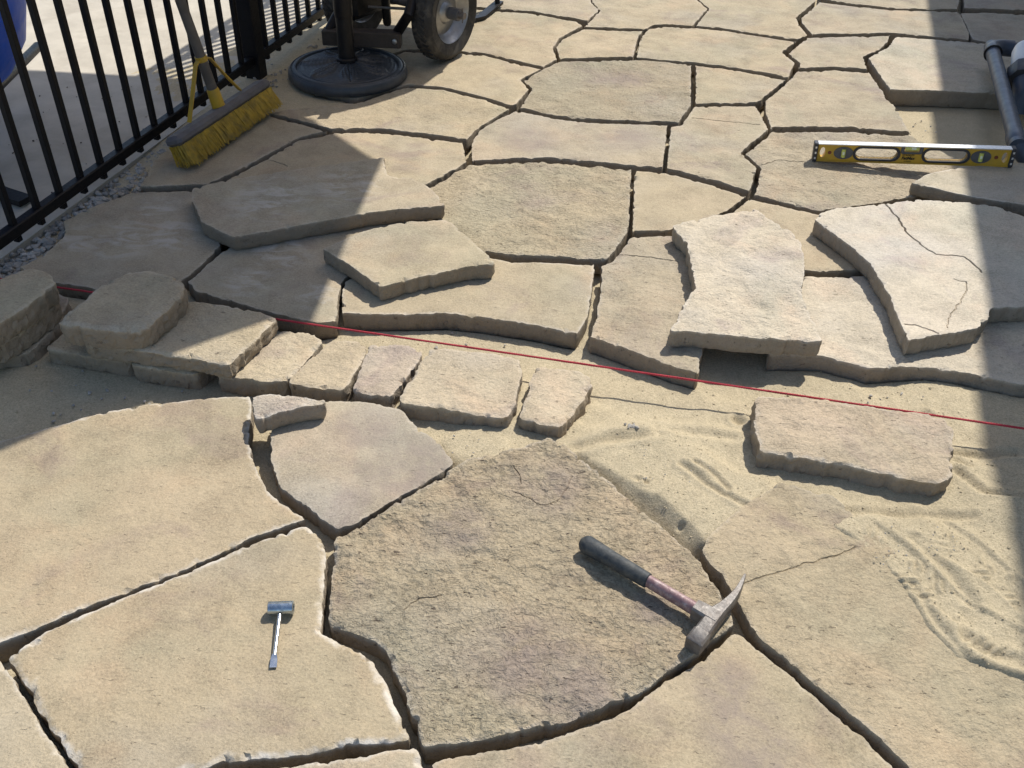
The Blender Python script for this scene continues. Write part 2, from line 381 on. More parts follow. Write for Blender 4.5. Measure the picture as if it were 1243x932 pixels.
    low = fbm(x * 3.2 + ox, y * 3.2, 3, sd_ + 1)
    n1 = fbm((u + wx) * 15 + ox, (v + wy) * 20, 4, sd_ + 2, .55)
    tt = n1 * 3.2; fr = tt - np.floor(tt); terr = (np.floor(tt) + smooth(.62, .98, fr)) / 3.2
    fine = fbm((u + wx) * 60 + ox, (v + wy) * 78, 3, sd_ + 9)
    patch = .45 + .75 * smooth(-.25, .35, fbm(x * 5 + ox, y * 5, 2, sd_ + 11))
    relief = .0034 * low * (.45 + .7 * rough) + rough * patch * (.0050 * terr + .0022 * n1 + .0010 * fine) + .0005 * fine
    ew = rnd * (1 + .9 * fbm(x * 24, y * 24, 2, sd_ + 12))
    ew = np.maximum(ew, rnd * .35); chv = np.maximum(0, fbm(vo[:, 0] * 46 + 3, vo[:, 1] * 46, 2, sd_ + 31) - .20)
    ew = ew + .016 * chv
    z = ztop + relief + bulge * smooth(0, .06, dd) - bulge
    z -= (drop * (1 + .6 * fbm(x * 30, y * 30, 2, sd_ + 13)) + .022 * chv * (.4 + rnd * 90)) * (1 - smooth(0, 1, dd / ew))
    stain = np.zeros(len(vo)); dust = np.zeros(len(vo)); crk = np.zeros(len(vo))
    for sp in dusts:
        spw = PN(sp[0], sp[1], ztop)[:2]; dust = np.maximum(dust, 1 - smooth(.2, 1.0, np.hypot(vo[:, 0] - spw[0], (vo[:, 1] - spw[1]) * .8) / (sp[2] / sc)))
    for sp in stains:
        spw = PN(sp[0], sp[1], ztop)[:2]; stain = np.maximum(stain, 1 - smooth(.25, 1.0, np.hypot(vo[:, 0] - spw[0], (vo[:, 1] - spw[1])) / (sp[2] / sc)))
    for (cp, cw, cd, lift), line in zip(cracks, CL):
        dc = segdist(vo[:, 0], vo[:, 1], line, False); z -= cd * (1 - smooth(cw * .35, cw, dc)); crk = np.maximum(crk, (1 - smooth(cw * .2, cw * .75, dc)) * (.55 + .9 * fbm(x * 40, y * 40, 2, sd_ + 41)) * (lift or 1.0))
    z += tilt[0] * x + tilt[1] * y
    V = [np.column_stack([x, y, z - (ztop - thick)])]
    F = [np.array([f for f in fo], int)]
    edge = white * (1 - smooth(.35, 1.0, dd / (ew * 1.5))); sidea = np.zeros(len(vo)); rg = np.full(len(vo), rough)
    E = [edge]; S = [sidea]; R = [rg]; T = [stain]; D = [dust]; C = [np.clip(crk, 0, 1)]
    ring = inv.copy(); base = len(vo); zt = z[inv]; bx, by = p[:, 0] - c[0], p[:, 1] - c[1]
    levels = [(.05, .0004), (.16, .0008), (.30, .0010), (.46, .0006), (.62, .0008), (.80, .0), (1.0, -.003)]
    zb = np.zeros(n) + tilt[0] * bx + tilt[1] * by
    for li, (fz, o) in enumerate(levels):
        q1 = fbm(t * 30 + ox, np.full(n, fz * 2.6), 3, sd_ + 21) * 3; q1 = (np.floor(q1) + smooth(.55, .95, q1 - np.floor(q1))) / 3
        s1 = side_amp * (1.1 * q1 + .9 * fbm(t * 80 + ox, np.full(n, fz * 5.1), 2, sd_ + 23) + .7 * fbm(t * 9 + ox, np.full(n, fz * 1.3), 2, sd_ + 22)) * min(1, .25 + fz * 3) + o
        if bulge: s1 = s1 + bulge * .9 * math.sin(math.pi * min(1, fz + .12))
        zz = (zt - (ztop - thick)) * (1 - fz) + zb * fz
        V.append(np.column_stack([bx + nr[:, 0] * s1, by + nr[:, 1] * s1, zz]))
        nxt = base + np.arange(n); a = ring; b = np.roll(ring, -1); c2 = np.roll(nxt, -1)
        F.append(np.column_stack([a, nxt, b])); F.append(np.column_stack([b, nxt, c2]))
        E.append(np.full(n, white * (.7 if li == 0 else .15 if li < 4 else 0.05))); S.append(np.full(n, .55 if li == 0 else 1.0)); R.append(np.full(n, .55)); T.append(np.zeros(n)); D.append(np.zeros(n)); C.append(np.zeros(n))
        ring = nxt; base += n
    V.append(np.array([[0, 0, 0.0]])); ci = base
    F.append(np.column_stack([np.roll(ring, -1), ring, np.full(n, ci)]))
    E.append([0]); S.append([1]); R.append([0]); T.append([0]); D.append([0]); C.append([0])
    F = np.vstack(F); V = np.vstack(V)
    me = np_mesh(name, V, F, 36)
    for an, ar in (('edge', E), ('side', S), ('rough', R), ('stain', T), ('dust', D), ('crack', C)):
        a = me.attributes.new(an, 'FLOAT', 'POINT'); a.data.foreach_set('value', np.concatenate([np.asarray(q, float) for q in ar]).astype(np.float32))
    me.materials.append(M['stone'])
    o = bpy.data.objects.new(name, me); col.objects.link(o)
    loc = Vector((c[0], c[1], ztop - thick))
    if parent: o.parent = parent; o.location = loc - ORG[parent.name]
    else: o.location = loc
    ORG[o.name] = loc; o.color = (*tint, 1)
    return tag(o, label, cat, group)

# ------------------------------------------------------------------ the laid flagstones
patio = empty('patio', (0, 2.2, 0), kind='structure')
def laid(pix, **kw):
    kw.setdefault('inset', .0048); kw.setdefault('parent', patio); return stone('flagstone', pix, **kw)
warm = (.985, .975, .95); pale = (1.14, 1.16, 1.19); greyer = (.93, .92, .95); tan = (1.01, .985, .925)
FAR = dict(rough=.34, jag=.0024)
laid([(478,-30),(640,-34),(708,-30),(718,2),(728,11.5),(714,25),(700,23),(650,14.5),(606,11),(578,8.5),(530,6),(470,0)], tint=warm, **FAR)
laid([(717,-30),(835,-32),(847,0),(859.5,10.5),(850,22),(841,31.5),(805,30),(795,30.5),(783,35.5),(740,34),(708,32.5),(715,26),(728,12),(718,2)], tint=tan, **FAR)
laid([(470,12),(530,9),(578,10),(606,12.5),(650,16),(700,25),(708,31),(680,46),(672,58),(677,72),(660,82),(630,75),(588,65),(562,63),(525,59),(492,60.5),(476,66),(440,58)], tint=tan, **FAR)
laid([(708,34),(745,36),(782,37),(775,46),(770,69),(720,70.5),(679,72),(674,57),(682,47)], tint=tan, **FAR)
laid([(787,34),(805,31),(841,33),(877,36),(923,43.5),(968,50),(950,63.5),(966,76),(958,94.5),(940,90),(877,80),(841,76),(772,70.5),(775,51),(780,41)], tint=tan, **FAR)
laid([(848,-30),(940,-34),(992,-30),(991,1),(968,21),(970,29),(981,43),(969,48),(923,42),(877,34.5),(843,31.5),(860,10.5),(848,0)], tint=tan, **FAR)
laid([(994,2),(1030,6),(1077.5,11),(1162,13),(1168,18),(1178,42),(1177,48.5),(1139,45.5),(1083,40.5),(1035,41),(986,42),(973,28),(972,21)], tint=warm, **FAR)
laid([(998,-2),(1000,-30),(1090,-34),(1166,-30),(1166,0),(1163,11),(1120,11),(1077,9),(1035,5)], tint=warm, **FAR)
laid([(1165,15),(1200,14),(1300,20),(1310,64),(1243,57),(1193,50.5),(1180,48),(1177,41)], tint=greyer, **FAR)
laid([(1170,-30),(1300,-32),(1310,15),(1243,12),(1170,10),(1169,0)], tint=greyer, **FAR)
laid([(979,44.5),(1035,42.5),(1081,42),(1079,50),(1067,62),(1049,69),(1054,84.5),(1008,82),(968.5,83.5),(970,76),(956,64)], tint=warm, **FAR)
laid([(1086,43),(1139,47),(1191,51),(1243,57),(1310,64),(1320,122),(1206,113.5),(1142,111),(1080,109.5),(1066,89),(1053,69),(1078,55.5),(1083,48)], tint=pale, white=.4, ztop=0.002, thick=.06, **FAR)
laid([(967,85.5),(1008,84),(1055.6,86.5),(1080,122),(1086,127),(1100.6,152),(1106,161),(1036,155.5),(980,154.5),(941,155.5),(936,157),(927.5,134),(929,121),(956.5,97)], rough=.45, tint=warm)
laid([(679,73.5),(720,72.5),(769,71.5),(800,73),(840,77.5),(840,127),(825,148.5),(774.5,147.5),(720,145.5),(682,141.5),(630,130.5),(645,108),(635,96.5),(659,83)], rough=.8, tint=(.93,.915,.88), stains=[(760,95,45)])
laid([(843.5,78),(877.5,82),(923,89.5),(955.5,96.5),(930,117),(926,121),(919,125),(843.5,126.5)], tint=tan, **FAR)
laid([(842,128.5),(880,127.5),(918,127.5),(922,134.5),(934.5,157),(900.6,185.4),(920,203.4),(911,233),(862,218),(808,205.5),(813.5,152.5),(827,150)], rough=.45, tint=warm, cracks=[([(842,143),(880,147),(922,151)], .0022, .003, 0)])
laid([(627,133),(682,143.5),(720,147.5),(775,149.5),(811.5,150.5),(806,204),(769,201.5),(736,198.5),(671.5,192.5),(620,193.5),(572,196),(571,175),(581,157.5),(605,143)], rough=.30, tint=(.98,.97,.96), stains=[(760,168,45),(640,170,50)])
laid([(322,137),(348,131),(395,127),(438,123),(495,104),(536.6,107.5),(593,121.5),(621,131.5),(582,155),(567.5,169.5),(529,164.5),(454,156.5),(403,157.5),(356,145)], rough=.5, tint=tan)
laid([(395,74),(440,60),(476,67.5),(492,61.5),(562,64),(588,66),(630,76.5),(659,83),(633,96.5),(643,108),(628,126),(620,129),(593,120),(536.6,106),(495,103),(430,121),(380,112)], rough=.2, tint=tan)
laid([(404,160),(454,159),(529,167),(563,172),(567,197),(555,205.5),(518.5,224.5),(470,240),(380,250),(300,245),(255,228),(310,199),(361.5,169.5)], rough=.18, tint=tan, cracks=[([(318,191),(334,196),(349,201)], .0022, .003, 0)])
laid([(168,227),(188,192),(215,172),(290,132),(325,138.5),(356,146.5),(400,158.5),(361.5,168),(309,197),(252,225),(230,226),(200,227)], rough=.2, tint=warm)
laid([(160,232),(231,229),(252,230),(262,275),(270,297),(248,320),(222,341),(190,372),(140,366),(110,352),(70,346),(35,343),(22,323),(51,309),(67,295),(76,286),(76,268),(110,250)], rough=.16, tint=warm, dusts=[(150,290,60),(95,290,40),(205,285,50),(190,255,40)])
laid([(272,302),(300,284),(350,266),(400,256),(470,247),(512,240),(521,265),(548,300),(503,299),(442,318),(418,341),(413,354),(410,391),(385,395),(340,385),(300,373),(265,364),(234,354),(226,342)], rough=.16, tint=warm, dusts=[(340,305,55),(300,340,40),(385,360,30)])
laid([(445,320),(503,301),(565,305),(620,314.5),(671,316),(723,319),(722,335),(719,359),(715,384),(702.5,407),(680,404),(658.6,399),(630,394),(588,387),(542,383),(490,384),(440,384),(413.5,382),(413.5,358),(417,342)], rough=.16, tint=tan, white=.5)
laid([(569,199),(620,196),(671,195),(736,201.5),(767,204.5),(766,240),(764,281.5),(748,303),(738,315.5),(700,315),(672,313),(620,311.5),(560,303),(525,262),(519.5,228)], rough=.85, tint=tan)
laid([(769.5,205),(808,208),(862,222),(908.5,238),(885,256),(860,268),(812,281),(767,281.5),(768,230)], rough=.15, tint=tan)
laid([(766,285),(812,283),(860,300),(868,380),(855,424),(849,457),(816,447.5),(764,426.5),(714.5,409),(723,379),(727.5,346),(729,321),(742,316)], rough=.5, tint=warm, thick=.055, cracks=[([(752,309),(790,312),(824,318)], .0022, .003, 0)])
laid([(909,239.5),(925,243),(995,258.5),(1045,290),(1055,329),(1010,331),(960,330),(915,300),(886,258)], rough=.2, tint=tan)
laid([(936,160),(985,158),(1036,158.5),(1106,164),(1130,176),(1160,190),(1165,225),(1105,241),(1050,250),(997,257.5),(950,247),(914,237.5),(923,204),(904,186)], rough=.75, tint=warm, cracks=[([(925,200),(945,194),(980,197)], .0022, .003, 0)])
laid([(975,333),(1045,332),(1120,320),(1290,335),(1330,480),(1243,469),(1214,463),(1160,452.5),(1129,448.5),(1088,448.5),(1057,450.5),(1000,434),(930,432),(942,380)], rough=.45, tint=(1.30,1.33,1.40), thick=.055, white=.35)
# near field
NEAR = dict(inset=.0005)
laid([(-70,558),(0,535),(51,520.5),(108,504),(145,496),(185,489.5),(250,483),(304,479.5),(306,505),(301,535),(309,563),(325,596),(345,612),(368,628),(369,631),(340,640),(310,651),(229,689.5),(160,716.5),(116,732),(60,756),(0,781),(-80,810)], rough=.2, tint=(.965,.92,.835), white=.75, grid=3.8, **NEAR)
laid([(340,494),(370,487),(395,485),(449,487.5),(487,496.5),(511,522),(531,535),(552,561.5),(531,578),(485,603.5),(433,635),(408,643),(372,614),(339,590),(328,555),(328.5,526)], rough=.18, tint=(.99,.985,.99), stains=[(500,570,90),(440,520,60)], **NEAR)
laid([(8.5,797),(51,767.5),(116,737.5),(160,720),(232,691.5),(310,657),(355,640.5),(369,637.5),(382,643),(392,657),(397,675),(395,692),(391,730),(390.5,768),(418,781),(446,795),(465,821),(482,860),(498,895),(485,898),(408,906.5),(361,916),(270,925),(220,938),(150,962),(112,965),(93,931),(64,889),(26,826)], rough=.2, tint=(.965,.92,.835), white=.95, rnd=.006, drop=.003, grid=3.8, **NEAR)
laid([(-80,835),(-40,806),(0,799),(30,846),(58,892),(84,932),(112,985),(-80,1000)], rough=.2, tint=tan, white=.5, grid=3.8, **NEAR)
laid([(200,972),(240,947),(300,938),(356,929.5),(413,919.5),(500,906.5),(508,908.5),(514,935),(522,985),(200,1000)], rough=.2, tint=tan, white=.6, grid=4, **NEAR)
laid([(406,650),(433,639.5),(485,608.5),(531,582),(554,565.5),(567,558),(600,549),(630,541.5),(666,530),(682,537),(708,557),(733,578),(765,606),(800,634.5),(828,660),(849,681.5),(862,700),(878,726),(889,748),(891,760),(850,789),(813,813),(796,828),(774.5,841),(743.6,852),(692,875),(646,884.5),(620,890),(567.5,900.5),(512,907),(508,888),(490,839),(478,812),(467,785),(454,777),(428,767),(400,760),(399,740),(402,712)],
     rough=1.05, tint=(.95,.915,.85), white=.3, stains=[(668,590,75),(640,800,95),(700,830,80),(795,738,38),(560,640,60),(470,600,40)], cracks=[([(493,738),(503,728),(508,725),(520,724),(535,722.5)],.0014,.002,.6),([(624,566),(631,574),(633,586)],.0012,.002,.45),([(625,597),(640,603),(652,610),(664,613),(676,607),(688,592),(696,577)],.0012,.0018,.35)], rnd=.004, drop=.0015, thick=.055, grid=3.0, **NEAR)
laid([(526,926),(542,920.5),(580,913),(620,907.5),(671,895.5),(723,877.5),(759,863.5),(800,831.5),(841,808.5),(870,786),(890,768.5),(898,768.5),(923,791.5),(949,810.5),(985,841),(1013,867.5),(1052,898.5),(1085,931.5),(1140,990),(520,1000)], rough=.22, tint=(.96,.93,.85), white=.25, stains=[(880,830,60),(900,880,75),(930,925,80)], thick=.055, ztop=-.006, grid=3.8, **NEAR)
F8VIS = [(852,664),(870,647),(905,625),(935,606),(955,597),(985,612),(1010,635),(1040,655),(1077,686),(1103,715),(1129,759),(1165,797),(1243,821),(1320,842),(1330,990),(1160,990),(1103,931),(1067,894),(1010,848),(987,830),(949,795),(923,776),(905,745),(878,698),(860,682)]
laid([(852,664),(866,643),(900,615),(945,585),(1010,600),(1070,650),(1110,690),(1150,740),(1190,775),(1260,800),(1330,815),(1340,1000),(1165,1000),(1103,931),(1067,894),(1038,871),(1010,848),(987,830),(949,795),(923,776),(905,748),(878,698),(860,682)],
     rough=.5, tint=(.98,.94,.86), white=.2, thick=.055, grid=3.3, clip=F8VIS, cracks=[([(903,708),(940,695),(985,682),(1040,664)], .0018, .002, .4)], **NEAR)

F8I = len(POLYS) - 1
# ------------------------------------------------------------------ loose slabs lying on the patio
SL = dict(cat='stone slab', group='loose stone slabs', sand=False)
stone('stone_slab', [(232,240),(234,228),(262,221),(330,209),(400,199),(440,194),(466,190.5),(471,213),(500,216.5),(518,224.5),(530,236),(541,248.5),(503,252),(454,257),(387,268.6),(340,277),(310,283),(283,287),(262,278),(244.6,268)], .043, .041, rough=.14, tint=warm, jag=.0022, dusts=[(330,240,70),(420,225,60)], label='large slab lying loose in the shade below the push broom', **SL)
stone('stone_slab', [(392.4,301),(440,281),(470,272.5),(495,268.6),(542,266),(560,280),(580,298),(601,317),(600,319.5),(567,323),(524,332),(490,340),(462,347),(440,332),(423,320)], .044, .042, rough=.16, tint=tan, jag=.0024, label='small smooth four sided slab lying loose, half out of the umbrella shade', **SL)
stone('stone_slab', [(815.5,273),(852,265),(883,258.5),(919,254.5),(940,269),(962,281.5),(972,294),(977,317.5),(974,359),(986,388),(998,414),(940,411.5),(890,407.7),(846.6,402.5),(813,401),(824,380),(836,359),(845,348.5),(840,322),(833.7,294.4),(824,283)], .046, .044, rough=.62, tint=(1.34,1.36,1.42), white=.5, jag=.003, label='rough pale slab with a curved bite in its side, between the jointed paving and the cracked slab', **SL)
stone('stone_slab', [(990,267),(996,259),(1008,253),(1077.5,246.7),(1113.5,241.6),(1180.5,245.5),(1211,250.6),(1243,262),(1300,285),(1320,371),(1243,371.6),(1204,373),(1200,384.5),(1185.6,398.6),(1142,406),(1103,413),(1092,389),(1082.6,364),(1075,350),(1057,320),(1038,303),(1021,289),(1004,277)], .047, .044, rough=.22, tint=(1.34,1.38,1.48), white=.5, jag=.0026, grid=2.2,
      cracks=[([(1075,247),(1090,264),(1103,284),(1120,298),(1137,308.5),(1155,309.5),(1170,311),(1183,321),(1192,330)], .0030, .007, 0), ([(1158,339),(1166,341),(1173,342),(1174,349),(1166,366),(1152,385),(1150,398)], .0018, .003, .6), ([(1098,394),(1110,394.5),(1126,399),(1139,405)], .0026, .004, .6)], label='pale slab with a long hairline crack running across its top', **SL)
stone('stone_slab', [(1107,221),(1126,210.5),(1160,203),(1200,200),(1243,197),(1300,200),(1310,268),(1243,248),(1200,242),(1155,233)], .040, .038, rough=.3, tint=pale, white=.7, label='slab half in shade under the end of the yellow spirit level', **SL)
stone('stone_piece', [(304.5,482),(312,478),(330,477),(362,481),(394,485),(393,489),(369,492),(340,499),(312,508),(307,497)], .044, .042, rough=.6, tint=(1.20,1.22,1.28), white=.8, jag=.003, label='small wedge of pale stone resting across the joint of two big flagstones', cat='stone piece', sand=False)

# ------------------------------------------------------------------ edging blocks
BK = dict(cat='stone block', group='stone edging blocks', jag=.0026, rnd=.0045, drop=.0022, side_amp=.0045, white=.25, bulge=0.0, crad=.006)
EZ = .008
stone('stone_block', [(343,401),(362,402),(380,404),(392,413),(372,437),(352,460),(330,463),(288,459),(262,454),(305,428)], EZ, .062, rough=.5, tint=(1.16,1.13,1.07), label='edging block with one corner tucked under the stacked slab', **BK)
stone('stone_block', [(405,411),(434,413),(446,420),(438,440),(424,465),(416,474),(385,470),(350,464),(357,452),(375,435)], EZ, .062, rough=.5, tint=(1.14,1.10,1.04), label='edging block second from the stacked slab along the red line', **BK)
stone('stone_block', [(449,417),(490,418),(513,426),(500,450),(476,480),(450,478),(427,474),(438,445)], EZ, .062, rough=.5, tint=(1.10,1.06,1.10), label='pinkish grey edging block beside the widest block of the row', **BK)
stone('stone_block', [(523,422.5),(567,425),(612,430),(632,437),(633,455),(626,488),(615,506),(580,502),(541,493.5),(487,488),(484.5,482),(505,447)], EZ+.004, .066, rough=.5, tint=(1.18,1.15,1.12), label='widest block of the edging row beside the red line', **BK)
stone('stone_block', [(650,443.5),(700,448.5),(718,457),(719,468),(700,495),(682,518),(655,514),(631,507),(640,473)], EZ, .066, rough=.5, tint=(1.18,1.15,1.12), label='end block of the edging row, with bare sand beside it', **BK)
stone('stone_block', [(917,483),(923,480.5),(974.5,482.5),(1030,489),(1077,495.5),(1120,501),(1147,507.6),(1158.5,524),(1155,545),(1157,576),(1139,586),(1103,581),(1067,573),(1026,563),(975,555),(923,547.5),(916,511.5)], .022, .064, rough=.6, tint=(1.10,1.05,1.02), sand=False, **{**BK, 'white': .45, 'jag': .003}, label='long brick shaped block lying alone on the sand against the red line')
stone('stone_slab', [(100,417),(130,393),(180,375),(234,364.5),(275,369),(320,378),(336,385),(310,412),(277,442),(221,432),(180,426)], .052, .040, rough=.5, tint=(1.10,1.06,.97), cat='stone slab', group='loose stone slabs', jag=.0026, rnd=.005, drop=.003, side_amp=.004, white=.35, sand=False, label='thin slab laid over the edging blocks, under the rounded block')
stone('stone_block', [(70,391),(77,382),(94,367),(111,353.6),(126,341),(160,327),(180,326.5),(216,335.5),(224,346),(221,356),(201,377),(175,397.5),(139,398.6),(103,395)], .108, .056, rough=.45, tint=(1.04,1.0,.92), sand=False, **{**BK, 'rnd': .010, 'drop': .005, 'crad': .012}, label='rounded block sitting on top of the thin slab')
stone('stone_block', [(53,422),(85,396),(120,385),(175,396),(190,402),(172,424),(155,438),(100,430)], .010, .058, rough=.4, tint=(.98,.95,.88), **BK, label='edging block of the lower course under the left end of the thin slab')
stone('stone_block', [(158,441),(185,418),(230,405),(275,415),(262,435),(238,453),(195,448)], .010, .058, rough=.4, tint=(.98,.95,.88), **BK, label='edging block of the lower course under the middle of the thin slab')
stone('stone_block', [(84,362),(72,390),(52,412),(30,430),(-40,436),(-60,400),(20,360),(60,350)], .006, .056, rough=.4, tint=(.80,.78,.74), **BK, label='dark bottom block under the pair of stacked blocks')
stone('stone_block', [(-60,372),(0,358),(26,348),(45,345),(62,350),(71,364),(50,384),(26,402),(0,417),(-60,432)], .0560, .048, rough=.4, tint=(1.02,.98,.90), sand=False, **{**BK, 'rnd': .005, 'drop': .003}, label='lower of two blocks stacked beside the gravel strip at the fence')
stone('stone_block', [(-60,355),(0,337.5),(26,328.5),(39,325.5),(59,329.5),(67,343),(46,360),(22,377),(0,391),(-60,420)], .110, .052, rough=.4, tint=(1.06,1.02,.93), sand=False, **BK, label='upper of two blocks stacked beside the gravel strip at the fence')

# ------------------------------------------------------------------ sand ground
def axis(segs):
    out = []
    for a, b, s in segs: out += list(np.arange(a, b, s))
    return np.array(out + [segs[-1][1]])
ax = axis([(-24, -2.6, 1.7), (-2.6, -1.4, .06), (-1.4, -.9, .012), (-.9, .25, .0058), (.25, 1.0, .0034), (1.0, 1.5, .0056), (1.5, 2.6, .02), (2.6, 24, 1.7)])
ay = axis([(-12, .4, 1.2), (.4, .85, .018), (.85, 1.42, .0034), (1.42, 1.95, .0052), (1.95, 2.6, .012), (2.6, 4.8, .022), (4.8, 40, 2.2)])
GX, GY = np.meshgrid(ax, ay); sx, sy = GX.ravel(), GY.ravel()
ctrl = [(100,470,-.03),(30,480,-.022),(200,470,-.035),(60,500,-.03),(150,485,-.034),(560,540,-.014),(600,545,-.012),(640,535,-.02),(530,520,-.03),
        (720,478,-.042),(760,455,-.046),(720,505,-.032),(690,525,-.022),(760,490,-.040),(820,490,-.040),(880,470,-.046),(890,503,-.036),(900,450,-.05),(960,460,-.042),
        (745,530,-.014),(790,540,-.004),(850,560,.000),(890,585,-.008),(720,548,-.012),(760,560,-.004),(720,540,-.010),(740,560,-.006),(780,592,-.003),(815,618,-.002),(840,638,-.002),(810,600,.002),(850,625,.000),(862,645,-.002),
        (935,598,-.008),(880,540,-.022),(900,560,-.026),(905,612,-.004),(960,590,-.020),(1020,605,-.018),(1080,615,-.018),(1140,615,-.016),(1080,640,.002),(1200,580,-.014),(1180,545,-.034),(1200,500,-.034),(1150,480,-.030),(1060,470,-.038),(1040,480,-.03),(1000,465,-.040),(1240,540,-.02),(1243,620,.008),
        (1060,655,.004),(1100,690,.006),(1150,745,.007),(1200,785,.007),(1243,805,.006),(1243,700,.008),(1280,760,.008),(1130,650,.006),(1180,690,.008),
        (420,405,-.044),(500,415,-.044),(600,425,-.044),(700,440,-.046),(350,395,-.046),(1120,140,-.062),(1150,165,-.05),(1180,140,-.06),(330,80,-.012),(390,45,-.006),(370,60,-.008),(310,100,-.012),(340,110,-.010),
        (1080,120,-.06),(300,30,-.02)] + [(a,b,-.05 + .022 * ((a * 7 + b * 13) % 10) / 10) for a,b in ((320,560),(350,605),(385,640),(398,690),(400,740),(430,778),(470,830),(500,890),(570,905),(680,886),(780,850),(840,800),(895,757),(868,695),(905,760),(960,808),(1040,880),(1090,932),(300,655),(200,703),(100,742),(10,790),(50,870),(85,925),(450,630),(520,590))]
cw = np.array([np.r_[PN(a, b, c)[:2], c] for a, b, c in ctrl])
zs = np.full(sx.shape, -.045); near = (sx > -2.6) & (sx < 2.6) & (sy > .4) & (sy < 4.8)
X, Y = sx[near], sy[near]; num = np.zeros_like(X); den = np.zeros_like(X)
for a, b, c in cw:
    w_ = 1.0 / (((X - a) ** 2 + (Y - b) ** 2) ** 1.7 + 2e-6); num += w_ * c; den += w_
Z = num / den
Z += .0020 * fbm(X * 6, Y * 6, 2, 900) + .0011 * fbm(X * 30, Y * 30, 3, 901) + .0008 * fbm(X * 90, Y * 90, 2, 902)
# footprints, scuffs and trowel marks
def foot(p0, p1, wid, depth, seed):
    a, b = PN(*p0)[:2], PN(*p1)[:2]; L = np.hypot(*(b - a)); t = (b - a) / L; nn = np.array([-t[1], t[0]])
    u = (X - a[0]) * t[0] + (Y - a[1]) * t[1]; v = (X - a[0]) * nn[0] + (Y - a[1]) * nn[1]
    hw = wid * (.42 + .10 * np.sin(np.clip(u / L, 0, 1) * 5.2 + .6)); q = np.maximum(np.abs(u - L / 2) / (L / 2), np.abs(v) / hw)
    m = 1 - smooth(.86, 1.04, q + .05 * fbm(X * 40, Y * 40, 2, seed)); rim = smooth(.95, 1.08, q) * (1 - smooth(1.1, 1.45, q))
    zig = np.abs(((u / .019 + np.abs(v) / .024 + .25 * fbm(X * 40, Y * 40, 2, seed + 1)) % 1) - .5) * 2
    row = np.abs(((u / .058) % 1) - .5) * 2
    lug = smooth(.35, .6, zig) * smooth(.002, .005, np.abs(v)) * smooth(.10, .22, row) * (.45 + .9 * smooth(-.2, .25, fbm(X * 22, Y * 22, 2, seed + 2)))
    return m * (-depth + .0040 * lug * smooth(-.15, .2, fbm(X * 14, Y * 14, 2, seed + 5))) + rim * depth * .45
for f in [((1040,645),(1185,760),.092,.0042,31), ((1125,635),(1250,735),.090,.0038,47), ((1165,762),(1290,800),.085,.003,61)]: Z += foot(*f)
def groove(pts, w, dpt, ridge=.4):
    pw = PN(np.array(pts, float)[:, 0], np.array(pts, float)[:, 1])[:, :2]
    d = segdist(X, Y + .004 * fbm(X * 25, Y * 25, 2, 5), pw, False); return -dpt * np.exp(-(d / w) ** 2) + ridge * dpt * np.exp(-((d - 2.0 * w) / w) ** 2)
for g_ in [([(828,562),(860,585),(915,616)], .006, .006), ([(845,560),(870,574),(885,590)], .005, .005), ([(700,537),(745,525),(800,521)], .012, .009), ([(800,512),(850,515),(890,520)], .012, .006),
           ([(925,606),(1000,615),(1080,618),(1180,622)], .010, .006), ([(1160,536),(1200,537),(1240,541)], .009, .008), ([(1165,565),(1195,590),(1240,602)], .009, .008), ([(1165,548),(1180,556)], .008, .006),
           ([(1108,712),(1135,758),(1170,797)], .007, .005), ([(1170,775),(1205,798),(1260,812)], .010, .007), ([(1110,655),(1150,695),(1180,735)], .010, .006)]: Z += groove(*g_)
for a, b, r, dp in [(775,580,.006,.007),(785,584,.005,.006),(768,578,.004,.004),(765,508,.006,.005),(828,633,.006,.006),(1130,490,.012,.008),(900,495,.012,.012)]:
    q = PN(a, b)[:2]; dd_ = np.hypot(X - q[0], Y - q[1]); Z += -dp * np.exp(-(dd_ / r) ** 2) + dp * .35 * np.exp(-((dd_ - 1.7 * r) / (r * .6)) ** 2)
TR_IN = [(682,537),(708,557),(733,578),(765,606),(800,634.5),(828,660),(849,681.5)]
TR_OUT = [(684,535),(705,543),(728,560),(756,577),(776,592),(800,600),(826,622),(846,640),(858,656)]
tro = PN(np.array(TR_OUT)[:, 0], np.array(TR_OUT)[:, 1])[:, :2]; trp = np.vstack([tro, PN(np.array(TR_IN)[::-1, 0], np.array(TR_IN)[::-1, 1])[:, :2] - np.array([.02, 0])])
kk_ = np.where(inside(X, Y, trp))[0]; do_ = segdist(X[kk_], Y[kk_] + .003 * fbm(X[kk_] * 40, Y[kk_] * 40, 2, 71), tro, False); Z[kk_] = np.minimum(Z[kk_], Z[kk_] - np.minimum(.036, do_ * .85))
lowj = (Y > 1.98) & ~((X < -.5) & (Y > 2.85)) & (X > -1.0); Z[lowj] = np.minimum(Z[lowj], -.062)
for pl in POLYS:
    lo, hi = pl.min(0), pl.max(0); k = (X > lo[0]) & (X < hi[0]) & (Y > lo[1]) & (Y < hi[1]); idx = np.where(k)[0]
    if len(idx):
        ins = idx[inside(X[idx], Y[idx], pl)]; dq = segdist(X[ins], Y[ins], pl); bw = .075 if pl is POLYS[F8I] else .022; tq = smooth(0, bw, dq) if bw < .05 else np.clip(dq / bw, 0, 1) ** .8; Z[ins] = np.minimum(Z[ins], Z[ins] * (1 - tq) - .056 * tq)
zs[near] = Z
nx_, ny_ = len(ax), len(ay); I = np.arange(nx_ * ny_).reshape(ny_, nx_)
F = np.column_stack([I[:-1, :-1].ravel(), I[:-1, 1:].ravel(), I[1:, 1:].ravel(), I[1:, :-1].ravel()])
